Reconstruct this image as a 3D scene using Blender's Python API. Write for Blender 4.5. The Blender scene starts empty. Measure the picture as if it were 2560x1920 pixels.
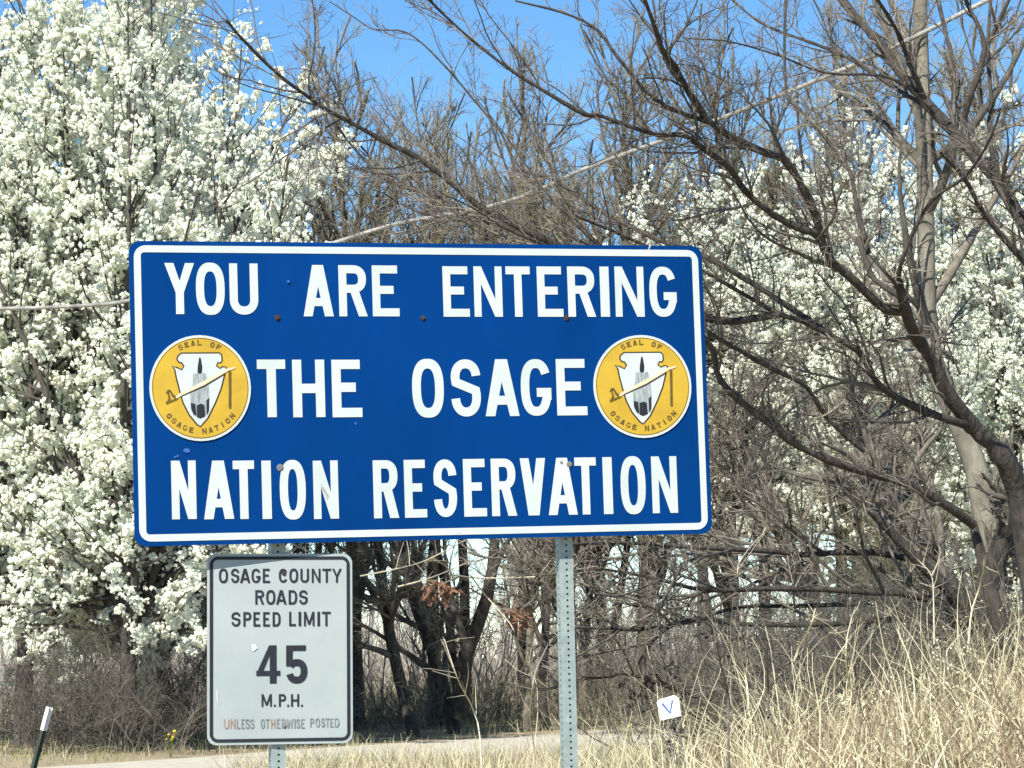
import bpy, math
import numpy as np
from mathutils import Vector, Matrix, noise
from mathutils.geometry import delaunay_2d_cdt

S = bpy.context.scene
COL = S.collection
RAD = math.radians
RNG = np.random.default_rng(7)

# ------------------------------------------------------------------ camera
F = 7000.0                      # focal length in pixels of a 2560 wide picture
PITCH, ROLL = RAD(5.55), RAD(0.8)
CAM = np.array([0.0, 0.0, 1.5])
FW = np.array([0, math.cos(PITCH), math.sin(PITCH)])
U0 = np.array([0, -math.sin(PITCH), math.cos(PITCH)])
R0 = np.array([1.0, 0, 0])
RT = math.cos(ROLL) * R0 - math.sin(ROLL) * U0
UP = math.cos(ROLL) * U0 + math.sin(ROLL) * R0
cd = bpy.data.cameras.new('camera')
cam = bpy.data.objects.new('camera', cd)
COL.objects.link(cam)
cd.sensor_width = 36.0
cd.lens = 36.0 * F / 2560.0
cd.clip_start, cd.clip_end = 0.1, 3000.0
cam.matrix_world = Matrix(((RT[0], UP[0], -FW[0], CAM[0]), (RT[1], UP[1], -FW[1], CAM[1]),
                           (RT[2], UP[2], -FW[2], CAM[2]), (0, 0, 0, 1)))
S.camera = cam

# ------------------------------------------------------------------ light
SUN_AZ_LEFT, SUN_EL = RAD(25), RAD(45)        # the sun stands behind the camera, to its left
to_sun = Vector((-math.sin(SUN_AZ_LEFT) * math.cos(SUN_EL), -math.cos(SUN_AZ_LEFT) * math.cos(SUN_EL), math.sin(SUN_EL)))
W = bpy.data.worlds.new('World')
S.world = W
W.use_nodes = True
nt = W.node_tree
nt.nodes.clear()
sky = nt.nodes.new('ShaderNodeTexSky')
sky.sky_type = 'NISHITA'
sky.sun_disc = False
sky.sun_elevation = SUN_EL
sky.sun_rotation = math.atan2(to_sun.x, to_sun.y)
sky.air_density, sky.dust_density, sky.ozone_density, sky.altitude = 1.0, 0.0, 2.0, 2000
bg = nt.nodes.new('ShaderNodeBackground')
bg.inputs['Strength'].default_value = 0.098
wo = nt.nodes.new('ShaderNodeOutputWorld')
hs = nt.nodes.new('ShaderNodeHueSaturation'); hs.inputs['Saturation'].default_value = 1.22
nt.links.new(sky.outputs[0], hs.inputs['Color'])
tint = nt.nodes.new('ShaderNodeMix'); tint.data_type = 'RGBA'; tint.blend_type = 'MULTIPLY'
tint.inputs[0].default_value = 1.0; tint.inputs[7].default_value = (1.03, 1.12, 1.12, 1)   # the phone's deep blue rendering of the clear sky
nt.links.new(hs.outputs[0], tint.inputs[6]); nt.links.new(tint.outputs[2], bg.inputs[0])
nt.links.new(bg.outputs[0], wo.inputs[0])
sl = bpy.data.lights.new('sun', 'SUN')
sl.energy, sl.angle, sl.color = 5.0, RAD(0.53), (1.0, 0.965, 0.87)
so = bpy.data.objects.new('sun', sl)
COL.objects.link(so)
so.rotation_euler = to_sun.to_track_quat('Z', 'Y').to_euler()
so.location = (-20, -30, 40)
S.view_settings.view_transform = 'Standard'
S.view_settings.look = 'None'
S.view_settings.exposure = 0.70
S.view_settings.gamma = 1.0
S.view_settings.use_curve_mapping = False

# ------------------------------------------------------------------ helpers
def ray(px, py):
    return FW + RT * ((px - 1280) / F) + UP * ((960 - py) / F)

def at(px, py, Y):                 # the point at depth Y seen at a pixel
    d = ray(px, py)
    return CAM + d * (Y / d[1])

def sstep(a, b, x):
    t = np.clip((x - a) / (b - a), 0, 1)
    return t * t * (3 - 2 * t)

def ground_z(x, y):
    x = np.asarray(x, float); y = np.asarray(y, float)
    bank = np.clip((x - 0.8) * 0.27, 0, 1.4) * sstep(9, 16, y) * (1 - sstep(30, 37, y))
    bumps = 0.05 * np.sin(x * 0.9 + 1.3) * np.sin(y * 0.33) * sstep(5, 12, np.abs(y - 10) + 5) * (1 - sstep(33, 38, y))
    return bank + bumps * 0.6

def mesh_from(name, verts, quads=None, tris=None, mats=(), smooth=False, midx=None):
    me = bpy.data.meshes.new(name)
    verts = np.asarray(verts, np.float32).reshape(-1, 3)
    nq = 0 if quads is None else len(quads)
    ntr = 0 if tris is None else len(tris)
    loops = []
    if nq: loops.append(np.asarray(quads, np.int32).ravel())
    if ntr: loops.append(np.asarray(tris, np.int32).ravel())
    loops = np.concatenate(loops)
    me.vertices.add(len(verts)); me.vertices.foreach_set('co', verts.ravel())
    me.loops.add(len(loops)); me.loops.foreach_set('vertex_index', loops)
    me.polygons.add(nq + ntr)
    starts = np.concatenate([np.arange(nq) * 4, nq * 4 + np.arange(ntr) * 3]).astype(np.int32)
    me.polygons.foreach_set('loop_start', starts)
    try:
        me.polygons.foreach_set('loop_total', np.concatenate([np.full(nq, 4), np.full(ntr, 3)]).astype(np.int32))
    except Exception:
        pass
    me.polygons.foreach_set('use_smooth', np.full(nq + ntr, bool(smooth)))
    if midx is not None: me.polygons.foreach_set('material_index', np.asarray(midx, np.int32))
    for m in mats: me.materials.append(m)
    me.update(calc_edges=True)
    return me

def put(name, me, parent=None, loc=None, kind=None, label=None, cat=None, group=None):
    o = bpy.data.objects.new(name, me)
    COL.objects.link(o)
    if parent is not None: o.parent = parent
    if loc is not None: o.location = loc
    return tag(o, label, cat, group, kind)

def tag(o, label=None, cat=None, group=None, kind=None):
    for k, v in (('label', label), ('category', cat), ('group', group), ('kind', kind)):
        if v: o[k] = v
    return o

def thing(name, label, cat, loc=(0, 0, 0), group=None, rot=None):
    o = bpy.data.objects.new(name, None)
    COL.objects.link(o)
    o.location = loc
    if rot is not None: o.rotation_euler = rot
    o.empty_display_size = 0.2
    return tag(o, label, cat, group)

class Geo:                         # collects vertices and faces, becomes one mesh
    def __init__(s): s.v, s.q, s.t, s.n = [], [], [], 0
    def add(s, v, q=None, t=None):
        v = np.asarray(v, float).reshape(-1, 3)
        if q is not None and len(q): s.q.append(np.asarray(q) + s.n)
        if t is not None and len(t): s.t.append(np.asarray(t) + s.n)
        s.v.append(v); s.n += len(v)
    def box(s, lo, hi, M=None):
        x0, y0, z0 = lo; x1, y1, z1 = hi
        v = np.array([[x0,y0,z0],[x1,y0,z0],[x1,y1,z0],[x0,y1,z0],[x0,y0,z1],[x1,y0,z1],[x1,y1,z1],[x0,y1,z1]], float)
        if M is not None: v = v @ np.asarray(M)[:3,:3].T + np.asarray(M)[:3,3]
        s.add(v, [[0,3,2,1],[4,5,6,7],[0,1,5,4],[1,2,6,5],[2,3,7,6],[3,0,4,7]])
    def tubes(s, P, R, sides):
        v, q = tube_arrays(P, R, sides); s.add(v, q)
    def mesh(s, name, mats, smooth=False):
        return mesh_from(name, np.concatenate(s.v), np.concatenate(s.q) if s.q else None,
                         np.concatenate(s.t) if s.t else None, mats, smooth)

def norm(a):
    return a / np.maximum(np.linalg.norm(a, axis=-1, keepdims=True), 1e-9)

def tube_arrays(P, R, sides):      # P (N,K,3), R (N,K)
    P = np.asarray(P, float); R = np.asarray(R, float)
    N, K, _ = P.shape
    T = np.empty_like(P)
    T[:, 1:-1] = P[:, 2:] - P[:, :-2]; T[:, 0] = P[:, 1] - P[:, 0]; T[:, -1] = P[:, -1] - P[:, -2]
    T = norm(T)
    ref = np.where(np.abs(T[:, :1, 2:3]) < 0.8, np.array([0, 0, 1.0]), np.array([1.0, 0, 0]))
    ref = np.broadcast_to(ref, T.shape)
    A = norm(np.cross(T, ref)); B = np.cross(T, A)
    an = np.arange(sides) * 2 * np.pi / sides
    v = P[:, :, None, :] + R[:, :, None, None] * (A[:, :, None, :] * np.cos(an)[None, None, :, None] + B[:, :, None, :] * np.sin(an)[None, None, :, None])
    v = v.reshape(-1, 3)
    idx = np.arange(N * K * sides).reshape(N, K, sides)
    a = idx[:, :-1, :]; b = idx[:, 1:, :]
    q = np.stack([a, b, np.roll(b, -1, 2), np.roll(a, -1, 2)], -1).reshape(-1, 4)
    return v, q

def interp(P, t):                  # P (N,K,3), t (N,) in 0..1 -> point, tangent
    N, K = P.shape[:2]
    f = np.clip(t, 0, 0.9999) * (K - 1); i = f.astype(int); w = (f - i)[:, None]
    n = np.arange(N)
    a, b = P[n, i], P[n, i + 1]
    return a * (1 - w) + b * w, norm(b - a)

def interp1(R, t):
    N, K = R.shape
    f = np.clip(t, 0, 0.9999) * (K - 1); i = f.astype(int); w = f - i
    n = np.arange(N)
    return R[n, i] * (1 - w) + R[n, i + 1] * w

def lengths(P):
    return np.linalg.norm(np.diff(P, axis=1), axis=2).sum(1)

def grow(rng, start, d, L, K, curl, trop):
    """polylines from start in direction d; curl = random bend per step, trop = vector pull"""
    N = len(start)
    P = np.empty((N, K, 3)); P[:, 0] = start
    d = norm(d); wob = rng.normal(size=(N, 3)) * curl
    for k in range(1, K):
        wob = 0.55 * wob + rng.normal(size=(N, 3)) * curl * 0.8
        d = norm(d + wob + trop)
        P[:, k] = P[:, k - 1] + d * (L / (K - 1))[:, None]
    return P

def spawn(rng, P, R, n, t0, t1, ang, angv, Lf, K, curl, trop, rr, rtip, Lmin=0.05, Lcap=9):
    """n children spread over the parents by length; ang in degrees from the parent's tangent"""
    Lp = lengths(P)
    i = rng.choice(len(P), n, p=Lp / Lp.sum())
    t = t0 + (t1 - t0) * rng.random(n)
    pos, tan = interp(P[i], t)
    rad = interp1(R[i], t)
    ref = norm(np.cross(tan, rng.normal(size=(n, 3))))
    a = np.radians(ang + angv * rng.normal(size=n))[:, None]
    d = tan * np.cos(a) + ref * np.sin(a)
    L = np.clip(Lp[i] * Lf * (1.05 - 0.6 * t) * rng.uniform(0.55, 1.25, n), Lmin, Lcap)
    C = grow(rng, pos, d, L, K, curl, np.asarray(trop))
    r0 = np.minimum(rad * rr, rad * 0.95)
    w = np.linspace(0, 1, K)[None]
    CR = r0[:, None] * (1 - w) + rtip * w
    return C, CR

# ------------------------------------------------------------------ materials
def mat(name, base, rough=0.8, noise_scale=None, noise_amt=0.25, island=0.0, base2=None, bump=0.0,
        metal=0.0, trans=0.0, spec=0.5, stretch=None, bump_scale=None):
    m = bpy.data.materials.new(name); m.use_nodes = True
    t = m.node_tree; b = t.nodes['Principled BSDF']
    b.inputs['Roughness'].default_value = rough
    b.inputs['Metallic'].default_value = metal
    b.inputs['Specular IOR Level'].default_value = spec
    col = t.nodes.new('ShaderNodeRGB'); col.outputs[0].default_value = (*base, 1)
    out = col.outputs[0]
    co = t.nodes.new('ShaderNodeTexCoord').outputs['Object']
    if stretch is not None:
        mp = t.nodes.new('ShaderNodeMapping'); mp.inputs['Scale'].default_value = stretch
        t.links.new(co, mp.inputs[0]); co = mp.outputs[0]
    def mix(fac, c2):
        nonlocal out
        mx = t.nodes.new('ShaderNodeMix'); mx.data_type = 'RGBA'
        t.links.new(fac, mx.inputs[0]); t.links.new(out, mx.inputs[6])
        mx.inputs[7].default_value = (*c2, 1)
        out = mx.outputs[2]
    if noise_scale:
        n = t.nodes.new('ShaderNodeTexNoise'); n.inputs['Scale'].default_value = noise_scale
        n.inputs['Detail'].default_value = 6; n.inputs['Roughness'].default_value = 0.65
        t.links.new(co, n.inputs['Vector'])
        r = t.nodes.new('ShaderNodeMapRange'); r.inputs[1].default_value = 0.35; r.inputs[2].default_value = 0.65
        t.links.new(n.outputs['Fac'], r.inputs[0])
        c2 = base2 if base2 is not None else tuple(c * (1 - noise_amt) for c in base)
        mix(r.outputs[0], c2)
    if island:
        g = t.nodes.new('ShaderNodeNewGeometry')
        r = t.nodes.new('ShaderNodeMapRange'); r.inputs[3].default_value = 1 - island; r.inputs[4].default_value = 1 + island * 0.6
        t.links.new(g.outputs['Random Per Island'], r.inputs[0])
        v = t.nodes.new('ShaderNodeVectorMath'); v.operation = 'SCALE'
        t.links.new(out, v.inputs[0]); t.links.new(r.outputs[0], v.inputs['Scale'])
        out = v.outputs[0]
    t.links.new(out, b.inputs['Base Color'])
    if bump:
        n = t.nodes.new('ShaderNodeTexNoise'); n.inputs['Scale'].default_value = bump_scale or (noise_scale or 20) * 2
        n.inputs['Detail'].default_value = 6
        t.links.new(co, n.inputs['Vector'])
        bu = t.nodes.new('ShaderNodeBump'); bu.inputs['Strength'].default_value = bump; bu.inputs['Distance'].default_value = 0.02
        t.links.new(n.outputs['Fac'], bu.inputs['Height']); t.links.new(bu.outputs[0], b.inputs['Normal'])
    if trans:
        tr = t.nodes.new('ShaderNodeBsdfTranslucent'); t.links.new(out, tr.inputs[0])
        ms = t.nodes.new('ShaderNodeMixShader'); ms.inputs[0].default_value = trans
        o = t.nodes['Material Output']
        t.links.new(b.outputs[0], ms.inputs[1]); t.links.new(tr.outputs[0], ms.inputs[2]); t.links.new(ms.outputs[0], o.inputs[0])
    return m

M = {}
M['ground'] = mat('dry_soil_and_thatch', (0.36, 0.29, 0.18), 0.95, 2.2, base2=(0.22, 0.18, 0.11), bump=0.6, bump_scale=9)
M['road'] = mat('pale_gravel', (0.52, 0.47, 0.38), 0.95, 3.0, base2=(0.40, 0.36, 0.29), bump=0.4, bump_scale=30)
M['asphalt'] = mat('asphalt', (0.055, 0.053, 0.05), 0.9, 8, bump=0.3)
M['paint_white'] = mat('road_paint', (0.7, 0.7, 0.66), 0.7, 20)
M['bark_dark'] = mat('dark_bark', (0.024, 0.020, 0.016), 0.9, 16, base2=(0.075, 0.062, 0.048), bump=1.0, stretch=(1, 1, 0.35))
M['bark_pear'] = mat('pear_bark', (0.05, 0.044, 0.038), 0.9, 14, base2=(0.11, 0.095, 0.08), bump=0.6, stretch=(1, 1, 0.35))
M['bark_pale'] = mat('pale_bark', (0.25, 0.225, 0.17), 0.9, 5, base2=(0.12, 0.105, 0.08), bump=0.6, stretch=(1, 1, 0.4))
M['branch'] = mat('branch_bark', (0.075, 0.064, 0.05), 0.85, 7, base2=(0.19, 0.165, 0.13), island=0.5)
M['twig'] = mat('twig_bark', (0.30, 0.265, 0.205), 0.8, 3, base2=(0.16, 0.14, 0.11), island=0.6)
M['twig_olive'] = mat('budding_twig', (0.27, 0.25, 0.14), 0.8, 3, base2=(0.2, 0.17, 0.11), island=0.35)
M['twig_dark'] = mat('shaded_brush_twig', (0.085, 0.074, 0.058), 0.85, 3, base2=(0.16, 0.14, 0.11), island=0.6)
M['twig_red'] = mat('plum_twig', (0.19, 0.16, 0.13), 0.8, 3, base2=(0.11, 0.09, 0.07), island=0.45)
M['cane'] = mat('pale_cane', (0.60, 0.54, 0.40), 0.7, 9, base2=(0.45, 0.39, 0.27), island=0.2)
M['blossom'] = mat('white_blossom', (0.93, 0.95, 0.85), 0.75, 1.2, base2=(0.91, 0.92, 0.79), island=0.06, trans=0.4, spec=0.2)
M['young_leaf'] = mat('young_leaf', (0.34, 0.40, 0.10), 0.7, 3, island=0.3, trans=0.3)
M['straw'] = mat('straw', (0.46, 0.415, 0.26), 0.75, 1.3, base2=(0.28, 0.245, 0.15), island=0.35, trans=0.15, spec=0.3)
M['straw_pale'] = mat('pale_straw', (0.82, 0.75, 0.50), 0.7, 1.3, base2=(0.54, 0.47, 0.29), island=0.2, trans=0.15)
M['straw_brown'] = mat('brown_stems', (0.26, 0.18, 0.11), 0.85, 1.3, base2=(0.17, 0.12, 0.08), island=0.4)
M['grass_green'] = mat('green_grass', (0.16, 0.19, 0.05), 0.8, 1.3, base2=(0.26, 0.26, 0.09), island=0.3, trans=0.2)
M['rust_leaf'] = mat('rust_brown_leaf', (0.31, 0.14, 0.08), 0.8, 8, base2=(0.22, 0.13, 0.08), island=0.4, trans=0.3)
M['seed_head'] = mat('dark_seed_head', (0.05, 0.035, 0.03), 0.9, 30, island=0.3)
M['yellow'] = mat('yellow_petal', (0.85, 0.68, 0.05), 0.6, 9, island=0.15, trans=0.2)
M['far_wood'] = mat('hazed_far_wood', (0.32, 0.29, 0.255), 0.9, 0.5, base2=(0.24, 0.215, 0.19), island=0.3)  # paler grey wood: the haze of distance is put into its colour
M['sign_blue'] = mat('blue_sheeting', (0.0, 0.042, 0.20), 0.5, 0.8, base2=(0.0, 0.032, 0.145), spec=0.06, bump=0.12, bump_scale=1.6, stretch=(1.6, 1, 0.7))
M['sign_white'] = mat('white_sheeting', (0.56, 0.61, 0.585), 0.45, 4, base2=(0.48, 0.525, 0.505), spec=0.3)
M['sign_grey'] = mat('silver_white_sheeting', (0.37, 0.41, 0.405), 0.45, 2.5, base2=(0.32, 0.36, 0.355), spec=0.3)
M['aluminium'] = mat('sign_edge_aluminium', (0.55, 0.56, 0.55), 0.45, 20, metal=0.7)
M['ink'] = mat('black_print', (0.011, 0.013, 0.020), 0.6, 40, base2=(0.018, 0.020, 0.028), spec=0.35)
M['ink_faded'] = mat('faded_print', (0.11, 0.12, 0.12), 0.6, 60, base2=(0.24, 0.255, 0.25))
M['ink_red'] = mat('faded_reddish_print', (0.28, 0.15, 0.09), 0.6, 60, base2=(0.3, 0.24, 0.19))
M['gold'] = mat('gold_sheeting', (0.55, 0.36, 0.035), 0.5, 6, base2=(0.46, 0.29, 0.025), spec=0.35)
M['olive_ink'] = mat('brown_print_on_gold', (0.085, 0.05, 0.006), 0.6, 60, base2=(0.14, 0.085, 0.012))
M['feather_grey'] = mat('grey_feather_print', (0.16, 0.19, 0.19), 0.6, 30, base2=(0.42, 0.46, 0.45), stretch=(6, 1, 0.6))
M['pipe_tan'] = mat('tan_pipe_print', (0.66, 0.52, 0.33), 0.6, 50, base2=(0.75, 0.62, 0.45))
M['galv'] = mat('galvanised_steel', (0.36, 0.42, 0.40), 0.5, 25, base2=(0.27, 0.32, 0.30), metal=0.25, bump=0.1)
M['bolt'] = mat('dull_bolt', (0.30, 0.30, 0.28), 0.5, 30, metal=0.6)
M['bolt_dark'] = mat('rusted_dark_bolt', (0.02, 0.015, 0.015), 0.8, 60, base2=(0.06, 0.03, 0.022))
M['scuff'] = mat('scuffed_blue', (0.05, 0.14, 0.42), 0.6, 200, base2=(0.01, 0.07, 0.32))
M['grime'] = mat('grey_scar', (0.22, 0.23, 0.21), 0.7, 90, base2=(0.5, 0.52, 0.5))
M['post_green'] = mat('green_post_paint', (0.02, 0.045, 0.03), 0.6, 20, base2=(0.045, 0.05, 0.03))
M['post_white'] = mat('white_post_tip', (0.8, 0.8, 0.78), 0.5, 20)
M['cable'] = mat('weathered_cable', (0.42, 0.40, 0.36), 0.55, 3, base2=(0.17, 0.16, 0.14))
M['card_white'] = mat('white_card', (0.82, 0.83, 0.85), 0.5, 20)
M['card_blue'] = mat('blue_print', (0.05, 0.12, 0.42), 0.5, 20)

# ------------------------------------------------------------------ ground and road
gx = np.concatenate([[-1500, -600, -200, -80, -40, -20], np.arange(-14, 14.01, 0.5), [20, 40, 80, 200, 600, 1500]])
gy = np.concatenate([[-400, -100, -30], np.arange(-10, 64, 0.75), [70, 80, 100, 140, 200, 400, 900, 2500]])
X, Y = np.meshgrid(gx, gy)
Z = ground_z(X, Y) * (np.abs(X) < 15)
V = np.stack([X, Y, Z], -1).reshape(-1, 3)
ny, nx = X.shape
I = np.arange(nx * ny).reshape(ny, nx)
Q = np.stack([I[:-1, :-1], I[:-1, 1:], I[1:, 1:], I[1:, :-1]], -1).reshape(-1, 4)
put('ground', mesh_from('ground', V, Q, mats=[M['ground']], smooth=True), kind='structure')

def ground_hit(px, py):
    d = ray(px, py); return CAM + d * (-CAM[2] / d[2])
a0, a1 = ground_hit(122, 1917), ground_hit(1410, 1832)
rd = norm((a1 - a0)[:2]); rn = np.array([rd[1], -rd[0]])         # rn points back to the camera
rw = 6.2
n = 60
ts = np.linspace(-40, 120, n)
rows = []
for t in ts:
    w1 = 0.12 * math.sin(t * 0.6) + 0.06 * math.sin(t * 1.9); w2 = 0.15 * math.sin(t * 0.45 + 1)
    p = a0[:2] + rd * t
    for s_ in (0 + w1, rw * 0.5, rw + w2):
        q = p + rn * s_
        rows.append([q[0], q[1], 0.02 if abs(s_ - rw * .5) < .01 else 0.006])
I = np.arange(n * 3).reshape(n, 3)
Q = np.stack([I[:-1, :-1], I[:-1, 1:], I[1:, 1:], I[1:, :-1]], -1).reshape(-1, 4)[:, ::-1]
put('gravel_road', mesh_from('gravel_road', rows, Q, mats=[M['road']], smooth=True), kind='structure')
put('highway', mesh_from('highway', [[-1.8, -60, .006], [1.9, -60, .006], [1.9, 6.5, .006], [-1.8, 6.5, .006]], [[0, 1, 2, 3]], mats=[M['asphalt']]), kind='structure')
def road_side(x, y):               # > rw : camera side of the gravel road; < 0 : the woods side
    return (x - a0[0]) * rn[0] + (y - a0[1]) * rn[1]

# ------------------------------------------------------------------ lettering
def stroke(pts, s):
    pts = np.asarray(pts, float); d = norm(np.diff(pts, axis=0)); nrm = np.stack([-d[:, 1], d[:, 0]], 1)
    out = []
    m = np.empty_like(pts); m[0], m[-1] = nrm[0], nrm[-1]
    mm = nrm[:-1] + nrm[1:]
    m[1:-1] = mm / np.maximum((mm * nrm[1:]).sum(1, keepdims=True), 0.3)
    L, Rr = pts + m * s / 2, pts - m * s / 2
    for i in range(len(pts) - 1): out.append([Rr[i], Rr[i + 1], L[i + 1], L[i]])
    return out
def rect(x0, y0, x1, y1): return [[[x0, y0], [x1, y0], [x1, y1], [x0, y1]]]
def sup(cx, cy, rx, ry, a0_, a1_, n=22, e=2.5):
    a = np.radians(np.linspace(a0_, a1_, n)); c, s_ = np.cos(a), np.sin(a)
    return np.stack([cx + rx * np.sign(c) * np.abs(c) ** (2 / e), cy + ry * np.sign(s_) * np.abs(s_) ** (2 / e)], 1)
def glyph(ch, w, h, s):
    q = s / 2; k = s * 1.12
    if ch == 'I': return rect(0, 0, w, h)
    if ch == 'E': return rect(0, 0, s, h) + rect(s, 0, w, s) + rect(s, h - s, w * .95, h) + rect(s, h * .52 - q, w * .8, h * .52 + q)
    if ch == 'T': return rect(w / 2 - q, 0, w / 2 + q, h - s) + rect(0, h - s, w, h)
    if ch == 'L': return rect(0, 0, s, h) + rect(s, 0, w, s)
    if ch == 'H': return rect(0, 0, s, h) + rect(w - s, 0, w, h) + rect(s, h * .5 - q, w - s, h * .5 + q)
    if ch == 'N': return rect(0, 0, s * .92, h) + rect(w - s * .92, 0, w, h) + [[[w - s, 0], [w, 0], [s, h], [0, h]]]
    if ch == 'M': return rect(0, 0, s * .9, h) + rect(w - s * .9, 0, w, h) + [[[w / 2 - q, 0.1 * h], [w / 2 + q, .1 * h], [s, h], [0, h]], [[w / 2 - q, .1 * h], [w / 2 + q, .1 * h], [w, h], [w - s, h]]]
    if ch == 'W': return [[[w * .27 - q, 0], [w * .27 + q, 0], [s, h], [0, h]], [[w * .27 - q, 0], [w * .27 + q, 0], [w / 2 + q, h * .9], [w / 2 - q, h * .9]],
                          [[w * .73 - q, 0], [w * .73 + q, 0], [w / 2 + q, h * .9], [w / 2 - q, h * .9]], [[w * .73 - q, 0], [w * .73 + q, 0], [w, h], [w - s, h]]]
    if ch == 'V': return [[[w / 2 - k * .62, 0], [w / 2 + k * .5, 0], [k, h], [0, h]], [[w / 2 - k * .5, 0], [w / 2 + k * .62, 0], [w, h], [w - k, h]]]
    if ch == 'A':
        y0, y1 = h * .2, h * .2 + s; f = lambda y: (w / 2 - k * .5) * y / h
        return [[[0, 0], [k, 0], [w / 2 + k * .5, h], [w / 2 - k * .62, h]], [[w - k, 0], [w, 0], [w / 2 + k * .62, h], [w / 2 - k * .5, h]],
                [[f(y0) + k * .6, y0], [w - f(y0) - k * .6, y0], [w - f(y1) - k * .6, y1], [f(y1) + k * .6, y1]]]
    if ch == 'Y': return rect(w / 2 - q, 0, w / 2 + q, h * .45) + [[[w / 2 - q, h * .42], [w / 2 + q * .9, h * .42], [k, h], [0, h]], [[w / 2 - q * .9, h * .42], [w / 2 + q, h * .42], [w, h], [w - k, h]]]
    if ch == 'O':
        o = sup(w / 2, h / 2, w / 2, h / 2 + h * .012, 0, 360, 45)[:-1]; i = sup(w / 2, h / 2, w / 2 - s, h / 2 - s, 0, 360, 45)[:-1]
        return [[o[j], o[(j + 1) % 44], i[(j + 1) % 44], i[j]] for j in range(44)]
    if ch == 'C': return stroke(sup(w / 2, h / 2, w / 2 - q, h / 2 - q, 32, 328, 36), s)
    if ch == 'G':
        return stroke(sup(w / 2, h / 2, w / 2 - q, h / 2 - q, 30, 350, 38), s) + rect(w - s, h * .28, w, h * .49 ) + rect(w * .52, h * .49 - s, w - s, h * .49)
    if ch == 'U':
        ar = sup(w / 2, h * .3, w / 2 - q, h * .3 - q, 180, 360, 22, 2.2)
        return stroke(np.vstack([[q, h], ar, [w - q, h]]), s)
    if ch == 'S':
        ry1, ry2 = h * .235, h * .265; r = w / 2 - q
        a = sup(w / 2, h - q - ry1, r, ry1, 5, 200, 20, 2.2); b = sup(w / 2, q + ry2, r, ry2, 22, -175, 20, 2.2)
        return stroke(np.vstack([a, b]), s)
    if ch in 'RP':
        b = h * (.46 if ch == 'R' else .42); ar = sup(w * .5, (h + b) / 2, w * .47 - q, (h - b) / 2 - q * 0, 90, -90, 18, 2.4)
        ar[:, 1] = (h - q) + (ar[:, 1] - h) * ((h - q) - (b + q)) / (h - b)
        g = rect(0, 0, s, h) + stroke(np.vstack([[s, h - q], ar, [s, b + q]]), s)
        if ch == 'R': g += [[[w - k, 0], [w, 0], [w * .45 + k * .75, b + q], [w * .45 - k * .25, b + q]]]
        return g
    if ch == 'D':
        ar = sup(w * .42, h / 2, w * .58 - q, h / 2 - q, 90, -90, 24, 2.6)
        return rect(0, 0, s, h) + stroke(np.vstack([[s, h - q], ar, [s, q]]), s)
    if ch == 'F': return rect(0, 0, s, h) + rect(s, h - s, w, h) + rect(s, h * .5 - q, w * .8, h * .5 + q)
    if ch == '.': return rect(0, 0, w, w)
    if ch == '4': return rect(w * .56, 0, w * .56 + s, h) + rect(0, h * .2, w, h * .2 + s * .72) + [[[0, h * .2 + s * .3], [s * .95, h * .2 + s * .5], [w * .56 + s * .6, h], [w * .56 - s * .1, h]]]
    if ch == '5':
        ar = sup(w * .5, h * .32, w * .5 - q, h * .32 - q, 150, -165, 30, 2.3)
        return rect(0, h - s * .8, w * .93, h) + [[[0, h * .45], [s * .9, h * .45], [s, h - s * .8], [0, h - s * .8]]] + stroke(ar, s)
    return []

def flat_union(polys):             # overlapping outlines -> triangles that never overlap
    vs, fs = [], []
    split = []
    for p in polys:
        split += [[p[0], p[1], p[2]], [p[0], p[2], p[3]]] if len(p) == 4 else [p]
    for p in split:
        p = [tuple(map(float, a)) for a in p]
        ar = sum(p[i][0] * p[(i + 1) % len(p)][1] - p[(i + 1) % len(p)][0] * p[i][1] for i in range(len(p)))
        if abs(ar) < 2e-8: continue
        if ar < 0: p = p[::-1]
        fs.append(list(range(len(vs), len(vs) + len(p)))); vs += [Vector(a) for a in p]
    r = delaunay_2d_cdt(vs, [], fs, 0, 1e-7)
    T = [f for f, o in zip(r[2], r[5]) if len(o)]
    return np.array([[v.x, v.y] for v in r[0]]), T

def plates(g, letters, y):
    for polys in letters: plate(g, polys, y)

def plate(g, polys, y, M4=None, thick=0.0):   # flat shapes standing in the local XZ plane, facing -Y
    v, T = flat_union(polys)
    if not len(T): return
    v3 = np.stack([v[:, 0], np.full(len(v), y), v[:, 1]], 1)
    T = np.array([[t[0], t[1], t[2]] for t in T])
    g.add(v3, None, T)

def rrect(x0, y0, x1, y1, r, n=7):
    p = []
    for cx, cy, a in ((x1 - r, y1 - r, 0), (x0 + r, y1 - r, 90), (x0 + r, y0 + r, 180), (x1 - r, y0 + r, 270)):
        for k in range(n):
            b = math.radians(a + 90 * k / (n - 1)); p.append([cx + r * math.cos(b), cy + r * math.sin(b)])
    return p
def ring(o, i): return [[o[j], o[(j + 1) % len(o)], i[(j + 1) % len(o)], i[j]] for j in range(len(o))]
def slab(g, out, y0, y1):          # a flat sheet with real thickness
    out = np.array(out); n = len(out)
    v = np.vstack([np.stack([out[:, 0], np.full(n, y0), out[:, 1]], 1), np.stack([out[:, 0], np.full(n, y1), out[:, 1]], 1)])
    q = [[i, i + n, (i + 1) % n + n, (i + 1) % n] for i in range(n)]
    c0 = v[:n].mean(0); c1 = v[n:].mean(0)
    v = np.vstack([v, c0, c1])
    t = [[2 * n, i, (i + 1) % n] for i in range(n)] + [[2 * n + 1, (i + 1) % n + n, i + n] for i in range(n)]
    g.add(v, q, t)

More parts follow.
